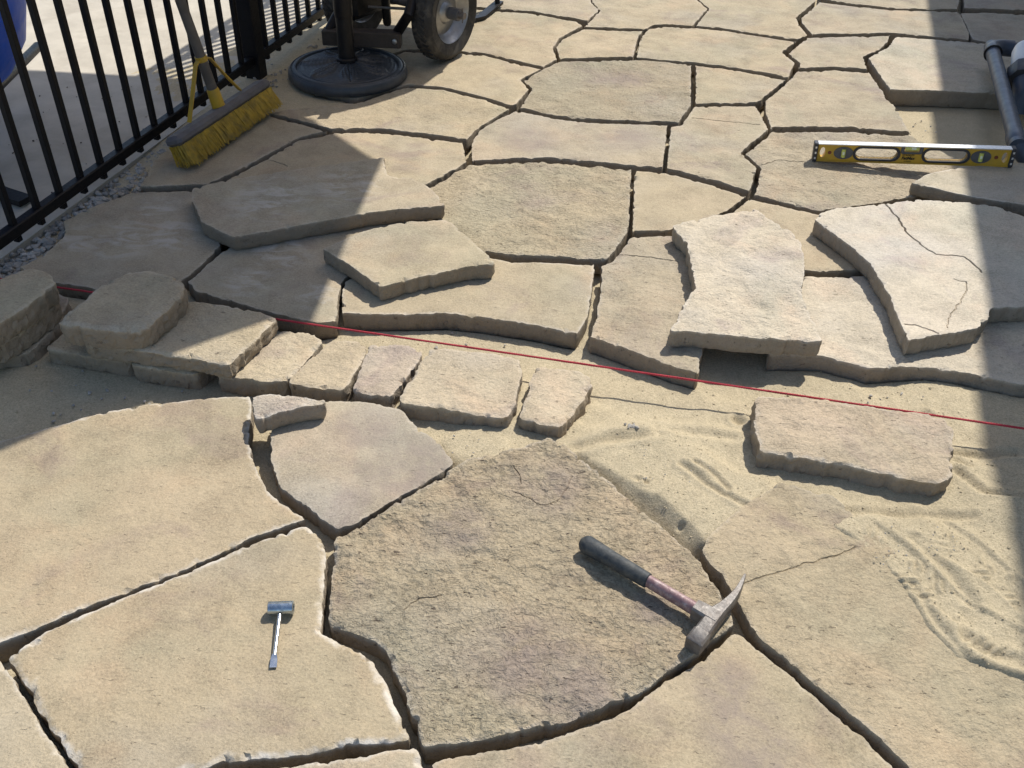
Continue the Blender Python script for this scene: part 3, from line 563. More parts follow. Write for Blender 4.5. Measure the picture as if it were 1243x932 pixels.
ground = link_mesh('ground', np_mesh('ground', np.column_stack([sx, sy, zs]), F, 0), M['sand']); tag(ground, kind='structure')

# ------------------------------------------------------------------ concrete walk beyond the fence, gravel strip
FD = Vector((.2360, .9718, 0)).normalized(); FN = Vector((FD.y, -FD.x, 0))      # fence direction, normal towards the patio
F0 = Vector((-1.229, 2.007, 0)); FS = .0900
def FP(n, off=0, z=0): return F0 + FD * (n * FS) + FN * off + Vector((0, 0, z))
mb = MB(); a, b = FP(-60, -.03, -.012), FP(200, -.03, -.012); o_ = -FN * 12
mb.add([a, b, b + o_, a + o_, a + Vector((0, 0, -.1)), b + Vector((0, 0, -.1))], [(0, 1, 2, 3), (4, 5, 1, 0)])
tag(mb.build('concrete_walk', M['concrete'], org=(0, 0, 0)), kind='structure')
random.seed(4); rng = np.random.default_rng(12)
import bmesh
def pebble_mesh(items, name):
    V = []; Fc = []
    base_v = np.array([(0,0,1),(.89,0,.45),(.28,.85,.45),(-.72,.53,.45),(-.72,-.53,.45),(.28,-.85,.45),(.72,.53,-.45),(-.28,.85,-.45),(-.89,0,-.45),(-.28,-.85,-.45),(.72,-.53,-.45),(0,0,-1)])
    bf = np.array([(0,1,2),(0,2,3),(0,3,4),(0,4,5),(0,5,1),(1,6,2),(2,7,3),(3,8,4),(4,9,5),(5,10,1),(6,7,2),(7,8,3),(8,9,4),(9,10,5),(10,6,1),(11,7,6),(11,8,7),(11,9,8),(11,10,9),(11,6,10)])
    for i, (p, s) in enumerate(items):
        v = base_v * rng.uniform(.55, 1.15, (12, 1)) * np.array([1, rng.uniform(.6, 1), rng.uniform(.4, .75)]) * s
        R = np.array(Matrix.Rotation(rng.uniform(0, 6.3), 3, 'Z') @ Matrix.Rotation(rng.uniform(-.6, .6), 3, 'X')); V.append(v @ R.T + np.array(p)); Fc.append(bf + 12 * i)
    return np_mesh(name, np.vstack(V), np.vstack(Fc), 25)
items = []
KP = [pl for pl in POLYS]
while len(items) < 2600:
    n_ = rng.uniform(-5, 24); off = rng.uniform(-.05, .17); q = FP(n_, off)
    if off > .05 and n_ > 9 and rng.random() < .8: continue
    X1, Y1 = np.array([q.x]), np.array([q.y])
    if any(pl[:, 0].min() < q.x < pl[:, 0].max() and inside(X1, Y1, pl)[0] for pl in KP): continue
    items.append(((q.x, q.y, -.034 + rng.uniform(0, .014) - max(0, off - .1) * .1), rng.uniform(.006, .015)))
tag(link_mesh('gravel', pebble_mesh(items, 'gravel'), M['gravel']), 'grey crushed gravel along the foot of the black fence', 'gravel', kind='stuff')
items = []
for a, b, r, nn_, s in [(1100,665,60,30,.0016),(800,560,90,14,.0016),(560,540,40,10,.002),(380,60,30,18,.006),(330,90,30,30,.005),(100,480,90,30,.004),(1050,478,60,16,.004),(600,420,90,12,.004),(1120,140,30,14,.004),(765,510,12,14,.004),(780,582,8,3,.003)]:
    for _ in range(nn_):
        q = PN(a + rng.normal() * r * .6, b + rng.normal() * r * .25)
        j = np.argmin((cw[:, 0] - q[0]) ** 2 + (cw[:, 1] - q[1]) ** 2); items.append(((q[0], q[1], cw[j, 2] + .004), s * rng.uniform(.6, 1.6)))
tag(link_mesh('grit', pebble_mesh(items, 'grit'), M['gravel']), 'scattered grit and crumbs on the bedding sand', 'grit', kind='stuff')
items = []
sxy = np.column_stack([X, Y]); 
cand = rng.choice(len(X), 60000, replace=False); cand = cand[(Z[cand] > -.048) & (Y[cand] < 1.95) & (X[cand] > -1.1) & (X[cand] < 1.45)]
for j in cand[:2600]: items.append(((X[j], Y[j], Z[j] + .0006), rng.uniform(.0007, .0022) * (2.2 if rng.random() < .05 else 1)))
tag(link_mesh('sand_crumbs', pebble_mesh(items, 'sand_crumbs'), M['sand']), 'loose crumbs and coarse grains lying on the bedding sand', 'sand', kind='stuff')
items = []
for _ in range(60):
    q = PN(rng.uniform(5, 220), rng.uniform(105, 240), -.01)
    if (Vector(q) - FP(0)).dot(FN) < -.06: items.append(((q[0], q[1], -.010), rng.uniform(.0015, .0045)))
tag(link_mesh('leaf_litter', pebble_mesh(items, 'leaf_litter'), M['twig']), 'tiny dark specks of litter on the concrete walk', 'litter', kind='stuff')

# ------------------------------------------------------------------ fence
fence = empty('fence', FP(0, 0, -.02), 'black metal picket fence between gravel strip and concrete walk', 'fence')
pk = MB(); pk.box((0, 0, .62), (.016, .016, 1.20), Matrix.Rotation(math.atan2(FD.y, FD.x), 3, 'Z'), .0015)
pme = None
for n_ in range(-8, 34):
    if n_ in (-6, 14, 34): continue
    q = FP(n_, 0, .0)
    if pme is None:
        o = pk.build('picket', M['fence'], fence); o.location = q; pme = o.data
        for v in pme.vertices: v.co += ORG[fence.name]
        o.location = q - ORG[fence.name]
    else:
        o = bpy.data.objects.new('picket', pme); col.objects.link(o); o.parent = fence; o.location = q - ORG[fence.name]
RF = Matrix.Rotation(math.atan2(FD.y, FD.x), 3, 'Z')
for n_ in (-6, 14, 34):
    mb = MB(); mb.box(FP(n_, 0, .62), (.055, .055, 1.36), RF, .003); po = mb.build('post', M['fence'], fence)
    mb = MB(); mb.box(FP(n_, 0, 1.312), (.066, .066, .022), RF, .008); mb.build('post_cap', M['fence'], po)
for a_, b_ in ((-8, -6), (-6, 14), (14, 34)):
    c_ = FP((a_ + b_) / 2); L_ = (b_ - a_) * FS - .056
    for z_, h_ in ((.052, .030), (1.07, .028), (1.20, .030)):
        mb = MB(); mb.box((c_.x, c_.y, z_), (L_, .028, h_), RF, .003); mb.build('rail', M['fence'], fence)

# ------------------------------------------------------------------ patio umbrella (base and pole in view, canopy above the frame)
UB = P(423, 92, 0); UB.z = .002
um = empty('patio_umbrella', UB, 'patio umbrella with round ornate charcoal resin base and dark pole', 'umbrella')
NR, NA = 46, 200; V = []; 
for i in range(NR + 1):
    r = i / NR
    for j in range(NA):
        a = 2 * math.pi * j / NA
        rr = r * .205
        if r < .12: h = .055
        else: h = .055 - .020 * ((r - .12) / .72) ** .8 if r < .84 else .035
        if .16 < r < .80:
            ph = (a / (2 * math.pi) * 7) % 1 - .5; s_ = (r - .16) / .64
            wleaf = .40 * math.sin(math.pi * min(1, s_ * .95 + .05)) ** .7
            leaf = max(0, 1 - abs(ph) / max(wleaf, .02)); vein = abs(math.sin((abs(ph) * 26 + s_ * 7)))
            h += .0055 * min(1, leaf * 3.2) * (.45 + .55 * vein) + .0012 * math.sin(r * 95) - (.004 if abs(ph) < .018 and leaf > 0 else 0)
        if .82 <= r < .86: h -= .004
        if .86 <= r < .93: h += .003
        if .93 <= r < .955: h -= .002
        if r > .955: h -= .012 * ((r - .955) / .045) ** 2
        V.append((UB.x + rr * math.cos(a), UB.y + rr * math.sin(a), UB.z + h))
fs = []
for i in range(NR):
    for j in range(NA):
        k = (j + 1) % NA; fs.append((i * NA + j, (i + 1) * NA + j, (i + 1) * NA + k, i * NA + k))
b0 = len(V)
for h, q in ((.014, .2065), (.006, .2065), (0, .202)):
    V += [(UB.x + q * math.cos(2 * math.pi * j / NA), UB.y + q * math.sin(2 * math.pi * j / NA), UB.z + h) for j in range(NA)]
pr = NR * NA
for q in range(3):
    c0 = b0 + q * NA
    for j in range(NA): k = (j + 1) % NA; fs.append((pr + j, c0 + j, c0 + k, pr + k))
    pr = c0
mb = MB(); mb.add(V, fs); mb.build('base', M['basep'], um, sharp=50)
mb = MB(); mb.lathe([(.036, .048), (.036, .062), (.031, .066)], UB, n=28); mb.build('collar', M['black'], um)
mb = MB(); mb.tube([UB + Vector((0, 0, .05)), UB + Vector((0, 0, .17)), UB + Vector((-.015, .04, 2.22))], .0285, 24); mb.build('pole', M['black'], um)
mb = MB(); mb.lathe([(.029, .20), (.0315, .21), (.0325, .30), (.0325, .42), (.029, .43)], UB, n=24); mb.build('pole_sleeve', M['black'], um)
CE, CA, CRAD, COFF = 1.74, 2.20, 1.10, math.radians(19)
UC = UB + Vector((-.015, .04, 0)); mb = MB(); vs = [UC + Vector((0, 0, CA))]; fs = []; K = 5
for k in range(1, K + 1):
    for j in range(8):
        a = COFF + j * math.pi / 4; a2 = a + math.pi / 8; t_ = k / K; rad = CRAD * t_; zz = CA - (CA - CE) * t_
        vs.append(UC + Vector((math.cos(a) * rad, math.sin(a) * rad, zz)))
        rm = rad * math.cos(math.pi / 8) * (1 - .018 * t_); vs.append(UC + Vector((math.cos(a2) * rm, math.sin(a2) * rm, zz - .035 * t_ * t_)))
for j in range(16): fs.append((0, 1 + j, 1 + (j + 1) % 16))
for k in range(K - 1):
    for j in range(16): a, b = 1 + k * 16, 1 + (k + 1) * 16; fs.append((a + j, b + j, b + (j + 1) % 16, a + (j + 1) % 16))
mb.add(vs, fs); mb.build('canopy', M['canvas'], um)
for j in range(8):
    a = COFF + j * math.pi / 4; e_ = UC + Vector((math.cos(a) * CRAD, math.sin(a) * CRAD, CE - .012)); mb = MB()
    mb.tube([UB + Vector((0, 0, CA - .03)), e_], .006, 6); mb.tube([UB + Vector((math.cos(a) * .03, math.sin(a) * .03, 1.80)), UB.lerp(e_, .5) + Vector((0, 0, CA * .5 - .02 - UB.z * .5))], .005, 6); mb.build('rib', M['black'], um)

# ------------------------------------------------------------------ push broom
BA, BB = P(236, 209), P(343, 133); bd = (BB - BA); bd.z = 0; BL = bd.length; bd.normalize(); bn = Vector((-bd.y, bd.x, 0))   # bn points to the fence
if bn.dot(FN) > 0: bn = -bn
BC = (BA + BB) / 2 + bn * .03; BC.z = .002
br = empty('push_broom', BC, 'push broom with yellow bristles leaning on the black fence', 'broom')
tiltv = (Vector((0, 0, 1)) + bn * .35).normalized()     # bristle axis, head rolled back towards the fence
top = BC + tiltv * .066
RB = Matrix((bd, bn - tiltv * bn.dot(tiltv), tiltv)).transposed(); 
RB = Matrix([list(r) for r in RB]); 
for i in range(3):
    pass
cvec = [Vector((RB[0][i], RB[1][i], RB[2][i])).normalized() for i in range(3)]; RB = Matrix(cvec).transposed()
mb = MB(); mb.box(top + tiltv * .015, (BL, .060, .030), RB, .010); mb.build('block', M['broom_block'], br)
mb = MB(); random.seed(8)
for i in range(120):
    for j in range(8):
        u = (i + .5) / 120 - .5; w = (j + .5) / 8 - .5
        p0 = top + cvec[0] * (u * BL * .97) + cvec[1] * (w * .052) + tiltv * .002
        for k in range(2):
            e_ = p0 - tiltv * (.062 + random.uniform(-.008, .006)) + cvec[0] * (random.gauss(0, .0035) + u * .012 + .004 * math.sin(i * .31)) + cvec[1] * (w * .024 + random.gauss(0, .003) - .006)
            e_.z = max(e_.z, .003); m_ = p0.lerp(e_, .5) + Vector((random.gauss(0, .002), random.gauss(0, .002), 0))
            q0 = p0 + Vector((random.gauss(0, .0015), random.gauss(0, .0015), 0)); mb.tube([q0, m_, e_], [.0016, .0015, .0011], 4, cap=False)
mb.build('bristles', M['bristle'], br, sm=False)
hs = top + tiltv * .028
# handle leans back onto the fence top rail
best = None
for k in range(60):
    T_ = FP(4 + k * .25, .03, 1.22); L_ = T_ - hs
    q0 = CR.inverted() @ (hs + L_ * .35 - Vector((0, 0, CAMH))); q1 = CR.inverted() @ (hs + L_ * .15 - Vector((0, 0, CAMH)))
    pr = []
    for q in (q0, q1): pr.append((621.5 + FPX * q.x / -q.z, 466 - FPX * q.y / -q.z))
    xa = pr[0][0] + (0 - pr[0][1]) * (pr[1][0] - pr[0][0]) / (pr[1][1] - pr[0][1])
    if best is None or abs(xa - 218) < best[0]: best = (abs(xa - 218), T_)
T_ = best[1]; hd = (T_ - hs).normalized()
mb = MB(); mb.tube([hs + hd * .05, hs + hd * .3, hs + hd * 1.45], [.0155, .0145, .0135], 14); mb.build('handle', M['broom_handle'], br)
mb = MB(); mb.tube([hs - hd * .012, hs + hd * .055, hs + hd * .062], [.0205, .0185, .016], 16); mb.build('socket', M['yellow'], br)
for s_ in (-1, 1):
    e0 = hs + hd * .155; e1 = top + tiltv * .034 + cvec[0] * (s_ * .135) + cvec[1] * .01; mb = MB()
    sec = [[(-.006, -.002), (.006, -.002), (.006, .002), (-.006, .002)]] * 4
    mb.sweep([e0 + cvec[0] * s_ * .012, e0 + cvec[0] * s_ * .035 - hd * .01, e0.lerp(e1, .5) + cvec[0] * s_ * .012, e1], sec); mb.build('brace', M['yellow'], br)
mb = MB(); mb.lathe([(.0145, -.008), (.0175, -.007), (.0175, .007), (.0145, .008)], hs + hd * .155, hd, 16, cap=False); mb.build('clamp', M['yellow'], br)

# ------------------------------------------------------------------ two wheeled cart
aw = math.radians(-30); AX = Vector((math.cos(aw), math.sin(aw), 0)); AF = Vector((-AX.y, AX.x, 0))    # axle, and forward (away)
WR = .165; C1 = P(541, 71, 0) ; W1 = Vector((C1.x, C1.y, WR + .002)); W2 = W1 - AX * .40
cart = empty('wheeled_cart', Vector((W1.x, W1.y, 0)) - AX * .2, 'two wheeled black steel cart with grey rimmed tyres behind the umbrella base', 'cart')
for Wc in (W1, W2):
    prof = [(.098, -.030), (.118, -.040), (.142, -.043), (.157, -.034), (.164, -.016), (.165, 0), (.164, .016), (.157, .034), (.142, .043), (.118, .040), (.098, .030)]
    mb = MB(); mb.lathe(prof, Wc, AX, 56, cap=False); ty = mb.build('tyre', M['rubber'], cart)
    mb = MB()
    for i in range(44):
        for s_ in (-1, 1):
            a = 2 * math.pi * (i + (.5 if s_ > 0 else 0)) / 44; u = AX.orthogonal().normalized(); w = AX.cross(u)
            rd = u * math.cos(a) + w * math.sin(a); tg = AX.cross(rd); R_ = Matrix((AX, tg, rd)).transposed() @ Matrix.Rotation(.5 * s_, 3, 'Z')
            mb.box(Wc + rd * .1625 + AX * (.014 * s_), (.022, .010, .007), R_)
    mb.build('tread', M['rubber'], ty, sm=False)
    mb = MB(); mb.lathe([(.100, .030), (.103, .034), (.098, .030), (.088, .004), (.078, -.006), (.040, .004), (.030, .018), (.024, .020), (.0, .020)], Wc, AX, 48, cap=False); mb.build('rim', M['rim'], cart)
    mb = MB(); mb.lathe([(.100, -.030), (.088, -.004), (.078, -.010), (.0, -.012)], Wc, AX, 48, cap=False); mb.build('rim', M['rim'], cart)
mb = MB(); mb.tube([W2 - AX * .06, W1 + AX * .085], .012, 16); mb.build('axle', M['steel'], cart)
mb = MB(); mb.tube([W1 + AX * .02, W1 + AX * .062], .021, 20); mb.build('hub', M['greyplastic'], cart)
mb = MB(); mb.tube([W1 + AX * .075 + Vector((0, 0, -.025)), W1 + AX * .075 + Vector((0, 0, .025))], .0025, 8); mb.build('cotter_pin', M['steel'], cart)
# timber cross bar low in front of the axle, with bolts
bl = P(392, 40, .10); brr = P(487, 44, .10); dv = (brr - bl); RX = Matrix((dv.normalized(), Vector((0, 0, 1)).cross(dv.normalized()), Vector((0, 0, 1)))).transposed()
mb = MB(); mb.box((bl + brr) / 2 + Vector((0, 0, -.01)), (dv.length, .05, .052), RX, .003); cb = mb.build('cross_bar', M['brownbar'], cart)
mb = MB(); mb.lathe([(.009, 0), (.009, .006), (.004, .008)], brr - dv.normalized() * .02 + Vector((0, 0, -.01)) - RX.col[1] * .026, -RX.col[1], 10); mb.build('bolt', M['rim'], cb)
mb = MB(); mb.tube([P(482, 40, .10), P(496, 18, .20), W1 - AX * .10 + Vector((0, 0, .22)) + AF * .05, W1 - AX * .10 + Vector((0, 0, .55)) + AF * .12], .018, 14); mb.build('strut', M['black'], cart)
mb = MB(); mb.tube([P(398, 40, .10), W2 + AX * .10 + Vector((0, 0, .22)) + AF * .05, W2 + AX * .10 + Vector((0, 0, .55)) + AF * .12], .018, 14); mb.build('strut', M['black'], cart)
mb = MB(); mb.tube([P(447, 8, .17), P(500, 11, .17)], .005, 10); mb.build('tie_rod', M['steel'], cart)
mb = MB(); mb.tube([P(470, 27, .07), P(468, 0, .19), P(466, -40, .40)], .016, 12); mb.build('upright', M['black'], cart)
mb = MB(); mb.box(W2 + AX * .075 + Vector((0, 0, .09)) - AF * .02, (.055, .24, .30), Matrix((AX, AF, Vector((0, 0, 1)))).transposed(), .02); mb.build('motor_housing', M['black'], cart)
# prop stand behind the right hand wheel
s0 = P(573, 28, .01); s1 = P(606, 6, .01)
mb = MB(); fl = [[(-.018, -.006), (.018, -.006), (.018, .006), (-.018, .006)]] * 3
mb.sweep([s0 + Vector((-.03, .03, 0)), s0.lerp(s1, .35), s1 + Vector((.0, .02, .006))], fl); st = mb.build('stand_foot', M['black'], cart)
for q in (.05, .95):
    e_ = s0.lerp(s1, q); mb = MB(); mb.tube([e_, e_ + Vector((-.02 if q > .5 else -.03, .02, .14)), W1 + AF * .30 + AX * (.1 if q > .5 else .0) + Vector((0, 0, .5))], .011, 10); mb.build('stand_leg', M['black'], cart)
# drum and deck carried above the frame edge
dc = Vector((-.37, 3.78, .72))
mb = MB(); mb.lathe([(.05, -.32), (.26, -.30), (.37, -.17), (.40, .02), (.33, .25), (.24, .40), (.25, .42)], dc, (AF * .3 + Vector((0, 0, .95))), 36); mb.build('drum', M['black'], cart)
mb = MB(); mb.box(W1 - AX * .2 + AF * .06 + Vector((0, 0, .22)), (.34, .10, .03), Matrix((AX, AF, Vector((0, 0, 1)))).transposed(), .004); mb.build('frame_deck', M['black'], cart)

# ------------------------------------------------------------------ spirit level
LA, LB = P(986, 193.5, .002), P(1226.5, 201, .043); lx = (LB - LA); LL = lx.length; lx.normalize(); ly = Vector((0, 0, 1)).cross(lx).normalized(); lz = lx.cross(ly)
lv = empty('spirit_level', LA, 'yellow spirit level standing on edge across two stones', 'level')
RL = Matrix((lx, ly, lz)).transposed(); LH, LT = .056, .024
def LP(u, w, z): return LA + lx * u + ly * w + lz * z
def plate(hole_list, y0, y1, u0, u1, z0, z1):     # web of the level with slotted holes left open
    import mathutils
    outer = [(u0, z0), (u1, z0), (u1, z1), (u0, z1)]; loops = [outer] + hole_list; pts = []; eds = []; 
    for lp in loops:
        b = len(pts); pts += [Vector(q) for q in lp]; eds += [(b + i, b + (i + 1) % len(lp)) for i in range(len(lp))]
    vo, _, fo, _, _, _ = delaunay_2d_cdt(pts, eds, [], 1, 1e-7)
    keep = []
    for f in fo:
        cx_ = sum(vo[i].x for i in f) / len(f); cz_ = sum(vo[i].y for i in f) / len(f)
        if not any(inside(np.array([cx_]), np.array([cz_]), hl)[0] for hl in hole_list): keep.append(f)
    m = MB(); n = len(vo); m.add([LP(q.x, y0, q.y) for q in vo] + [LP(q.x, y1, q.y) for q in vo], [tuple(f) for f in keep] + [tuple(i + n for i in reversed(f)) for f in keep])
    for lp in loops:
        k = len(lp); A_ = [LP(a, y0, b) for a, b in lp]; B_ = [LP(a, y1, b) for a, b in lp]; m.add(A_ + B_, [(i, (i + 1) % k, k + (i + 1) % k, k + i) for i in range(k)])
    return m
def stadium(cu, cz, hu, hz, n=8):
    out = []
    for i in range(n + 1): a = -math.pi / 2 + math.pi * i / n; out.append((cu + hu - hz + hz * math.cos(a), cz + hz * math.sin(a)))
    for i in range(n + 1): a = math.pi / 2 + math.pi * i / n; out.append((cu - hu + hz + hz * math.cos(a), cz + hz * math.sin(a)))
    return out
def oval(cu, cz, ru, rz, n=24): return [(cu + ru * math.cos(2 * math.pi * i / n), cz + rz * math.sin(2 * math.pi * i / n)) for i in range(n)]
fu = lambda x: (x - 986) / 240.5 * LL
hzc = LH * .50
slots = [stadium(fu(1063), hzc, .060, .0165), stadium(fu(1146.5), hzc, .060, .0165)]
ends = [oval(fu(996.8), hzc, .008, .016), oval(fu(1216), hzc, .008, .016)]
ovals = [oval(fu(1022.5), hzc, .028, .0195), oval(fu(1188), hzc, .028, .0195)]
topnotch = [(fu(1096), LH - .018), (fu(1114), LH - .018), (fu(1114), LH - .0035), (fu(1096), LH - .0035)]
plate(slots + ends + ovals + [topnotch], -LT / 2 + .004, LT / 2 - .004, .008, LL - .008, .002, LH - .002).build('web', M['levely'], lv, sm=False)
for z_, m_ in ((LH - .0015, 'alu'), (.0015, 'levely')):
    mb = MB(); mb.box(LP(LL / 2, 0, z_), (LL - .016, LT, .003), RL, .0006); mb.build('flange', M[m_], lv)
for u_ in (.0045, LL - .0045):
    mb = MB(); mb.box(LP(u_, 0, LH / 2), (.0125, LT + .003, LH + .003), RL, .002); cap = mb.build('end_cap', M['darkplastic'], lv)
    for z_ in (.2, .5, .8):
        mb = MB(); mb.box(LP(u_, -LT / 2 - .0018, LH * z_), (.005, .001, .006), RL); mb.build('slot', M['alu'], cap)
for s_, hl in zip((1063, 1146.5), slots):
    o2 = stadium(fu(s_), hzc, .068, .0225); mb = MB(); k = len(hl)
    for y0 in (-LT / 2 + .0015,):
        mb.add([LP(a, y0, b) for a, b in o2] + [LP(a, y0, b) for a, b in hl] + [LP(a, LT / 2 - .0015, b) for a, b in o2] + [LP(a, LT / 2 - .0015, b) for a, b in hl],
               [(i, (i + 1) % k, k + (i + 1) % k, k + i) for i in range(k)] + [(2 * k + (i + 1) % k, 2 * k + i, 3 * k + i, 3 * k + (i + 1) % k) for i in range(k)] +
               [(k + i, k + (i + 1) % k, 3 * k + (i + 1) % k, 3 * k + i) for i in range(k)] + [((i + 1) % k, i, 2 * k + i, 2 * k + (i + 1) % k) for i in range(k)])
    mb.build('hand_hole', M['darkplastic'], lv)
for s_ in (1022.5, 1188):
    ov = oval(fu(s_), hzc, .028, .0195); k = len(ov); mb = MB()
    mb.add([LP(a, -LT / 2 + .002, b) for a, b in ov] + [LP(a, LT / 2 - .002, b) for a, b in ov], [tuple(range(k)), tuple(range(2 * k - 1, k - 1, -1))] + [((i + 1) % k, i, k + i, k + (i + 1) % k) for i in range(k)])
    hv = mb.build('vial_housing', M['greyplastic'], lv)
    mb = MB(); mb.tube([LP(fu(s_), -LT / 2 + .002, hzc - .0125), LP(fu(s_), -LT / 2 + .002, hzc + .0125)], .0062, 14); mb.build('vial', M['vial'], hv)
    mb = MB(); mb.tube([LP(fu(s_), -LT / 2 - .0008, hzc - .003), LP(fu(s_), -LT / 2 - .0008, hzc + .006)], .0042, 12); mb.build('bubble', M['bubble'], hv)
for s_ in (1005.5, 1206):
    mb = MB(); mb.lathe([(.0055, 0), (.0055, .001)], LP(fu(s_), -LT / 2 + .0035, hzc), -ly, 20); mb.build('rivet', M['redink'], lv)
mb = MB(); mb.box(LP(fu(1093.7), 0, LH - .012), (.010, LT - .001, .0225), RL, .003); mb.box(LP(fu(1116.3), 0, LH - .012), (.010, LT - .001, .0225), RL, .003); mb.box(LP(fu(1105), 0, LH - .0225), (.058, LT - .001, .006), RL, .002); cv = mb.build('vial_housing', M['greyplastic'], lv)
mb = MB(); mb.tube([LP(fu(1097), -.003, LH - .010), LP(fu(1113), -.003, LH - .010)], .0072, 14); mb.build('vial', M['vial'], cv)
mb = MB(); mb.tube([LP(fu(1104), -.0042, LH - .009), LP(fu(1109.5), -.0042, LH - .009)], .0064, 12); mb.build('bubble', M['bubble'], cv)
def lettering(txt, size, u, z, name, bold=0.0, shear=0.0):
    cu = bpy.data.curves.new(name, 'FONT'); cu.body = txt; cu.size = size; cu.align_x = 'CENTER'; cu.extrude = .0002; cu.offset = bold; cu.shear = shear
    t = bpy.data.objects.new(name, cu); col.objects.link(t); dg = bpy.context.evaluated_depsgraph_get(); me = bpy.data.meshes.new_from_object(t.evaluated_get(dg)); bpy.data.objects.remove(t)
    Rt = Matrix((lx, lz, -ly)).transposed()
    org = LP(u, -LT / 2 + .0034, z) - ORG[lv.name]
    for v in me.vertices: v.co = org + Rt @ v.co
    me.materials.clear(); return link_mesh(name, me, M['ink'], lv)
lettering('STANLEY', .0085, fu(1102), LH * .425, 'lettering', .0002)
lettering('FatMax', .0125, fu(1102), LH * .235, 'lettering', .0005, .2)
lettering('XTREME', .0055, fu(1102), LH * .10, 'lettering')

# ------------------------------------------------------------------ red mason line
def linept(px):
    py = 388 + (px - 340) * (520.0 - 388) / 903; z = .0125; return P(px, py, z)
s_a, s_b = linept(-40), linept(1330); mb = MB()
NP = 260; pts = []
for i in range(NP + 1):
    px = -40 + 1370 * i / NP; q = linept(px); pts.append(q)
# a taut line is straight: use its two ends in view
A_, B_ = linept(75), linept(1243); dl = (B_ - A_).normalized(); A_ -= dl * .35; B_ += dl * .5; Lr = (B_ - A_).length
pts = [A_.lerp(B_, i / 120) for i in range(121)]
for k in range(3):      # three twisted strands
    sp = []
    for i in range(601):
        t_ = i / 600; c_ = A_.lerp(B_, t_); ph = t_ * Lr / .016 * 2 * math.pi + k * 2.094; s1 = dl.cross(Vector((0, 0, 1))).normalized(); s2 = s1.cross(dl); sp.append(c_ + (s1 * math.cos(ph) + s2 * math.sin(ph)) * .0012)
    mb.tube(sp, .0016, 6)
tag(mb.build('mason_line', M['string'], org=A_), 'taut red string line running across the joint beside the edging blocks', 'string line')

# ------------------------------------------------------------------ hammer
HB = P(709, 661, .017); HN = P(862, 753, .017); hx = (HN - HB); hx.z = 0; HL = hx.length; hx.normalize(); hy = Vector((-hx.y, hx.x, 0))   # hy: towards the blade tip side?
TIP = P(902, 706, .016)
if (TIP - HN).dot(hy) < 0: hy = -hy
hm = empty('brick_hammer', Vector((HB.x, HB.y, .004)), 'brick hammer with dark rubber grip lying on the rough flagstone', 'hammer')
def HP(u, v, z): return Vector((HB.x, HB.y, 0)) + hx * u + hy * v + Vector((0, 0, z))
def oct_(a, b): return [(a * math.cos(math.pi * i / 8 + .2), b * math.sin(math.pi * i / 8 + .2)) for i in range(16)]
g1 = HL * .52
mb = MB(); us = [-.006, 0, .006, .03, .06, g1 * .8, g1, g1 + .002]; rs = [(.008, .008), (.0145, .0145), (.0165, .0165), (.0155, .0155), (.0138, .0148), (.0132, .0145), (.0125, .0138), (.010, .011)]
mb.sweep([HP(u, 0, .021 + .002 * u / HL) for u in us], [oct_(a, b) for a, b in rs]); mb.build('grip', M['grip'], hm)
mb = MB(); us = [g1 - .004, g1 + .004, HL * .78, HL * .90]; rs = [(.0100, .0118), (.0098, .0118), (.0100, .0122), (.0105, .0125)]
mb.sweep([HP(u, 0, .022) for u in us], [oct_(a, b) for a, b in rs]); mb.build('shaft', M['shaft'], hm)
def sq(a, b, c=.25): return [(-a, -b * (1 - c)), (-a * (1 - c), -b), (a * (1 - c), -b), (a, -b * (1 - c)), (a, b * (1 - c)), (a * (1 - c), b), (-a * (1 - c), b), (-a, b * (1 - c))]
mb = MB(); mb.sweep([HP(HL * .88, 0, .022), HP(HL * .94, 0, .022), HP(HL + .012, 0, .022)], [sq(.0125, .0135), sq(.0135, .0145), sq(.0135, .0145)]); mb.build('neck', M['steel'], hm)
tl = (TIP - HN); tipv = tl.dot(hy); tipu = tl.dot(hx)
path = [HP(HL + .004, -.062, .018), HP(HL + .004, -.060, .018), HP(HL + .004, -.034, .018), HP(HL + .004, -.031, .019), HP(HL + .004, -.015, .021), HP(HL + .004, .012, .022)]
secs = [sq(.0125, .0125), sq(.014, .014), sq(.014, .014), sq(.0125, .0135), sq(.0125, .0145), sq(.0120, .0145)]
for k in range(1, 9):
    t_ = k / 8; path.append(HP(HL + .004 + (tipu - .004) * t_ ** 1.9 + .006 * math.sin(math.pi * t_), .012 + (tipv - .012) * t_, .022 + .010 * t_)); secs.append(sq(.0090 * (1 - t_) ** 1.1 + .0018, .0140 * (1 - t_) ** .5 + .0045 * t_))
mb = MB(); mb.sweep(path, secs); mb.build('head', M['steel'], hm)

# ------------------------------------------------------------------ small socket wrench
SA, SB = P(340, 742, .014), P(331.5, 810, .004); sx_ = (SB - SA); SLn = sx_.length; sx_.normalize(); sy_ = Vector((0, 0, 1)).cross(sx_).normalized(); 
wr = empty('socket_wrench', Vector((SA.x, SA.y, .002)), 'small T shaped socket wrench with plated shaft lying on the smooth flagstone', 'wrench')
c0 = SA + Vector((0, 0, -.0005)); e0, e1 = P(325.5, 738, .014), P(356.5, 737, .014); ed = (e1 - e0).normalized(); el = (e1 - e0).length
mb = MB(); n = 24; prof = [(.0095, 0), (.0108, .0012), (.0108, el - .0012), (.0098, el), (.0062, el), (.0062, el - .012), (0, el - .012)]
mb.lathe(prof, e0 + Vector((0, 0, -.0005)), ed, n, cap=True); mb.build('socket', M['zinc'], wr)
mb = MB(); mb.tube([c0 + sx_ * .006, c0 + sx_ * (SLn - .020)], .0034, 14)
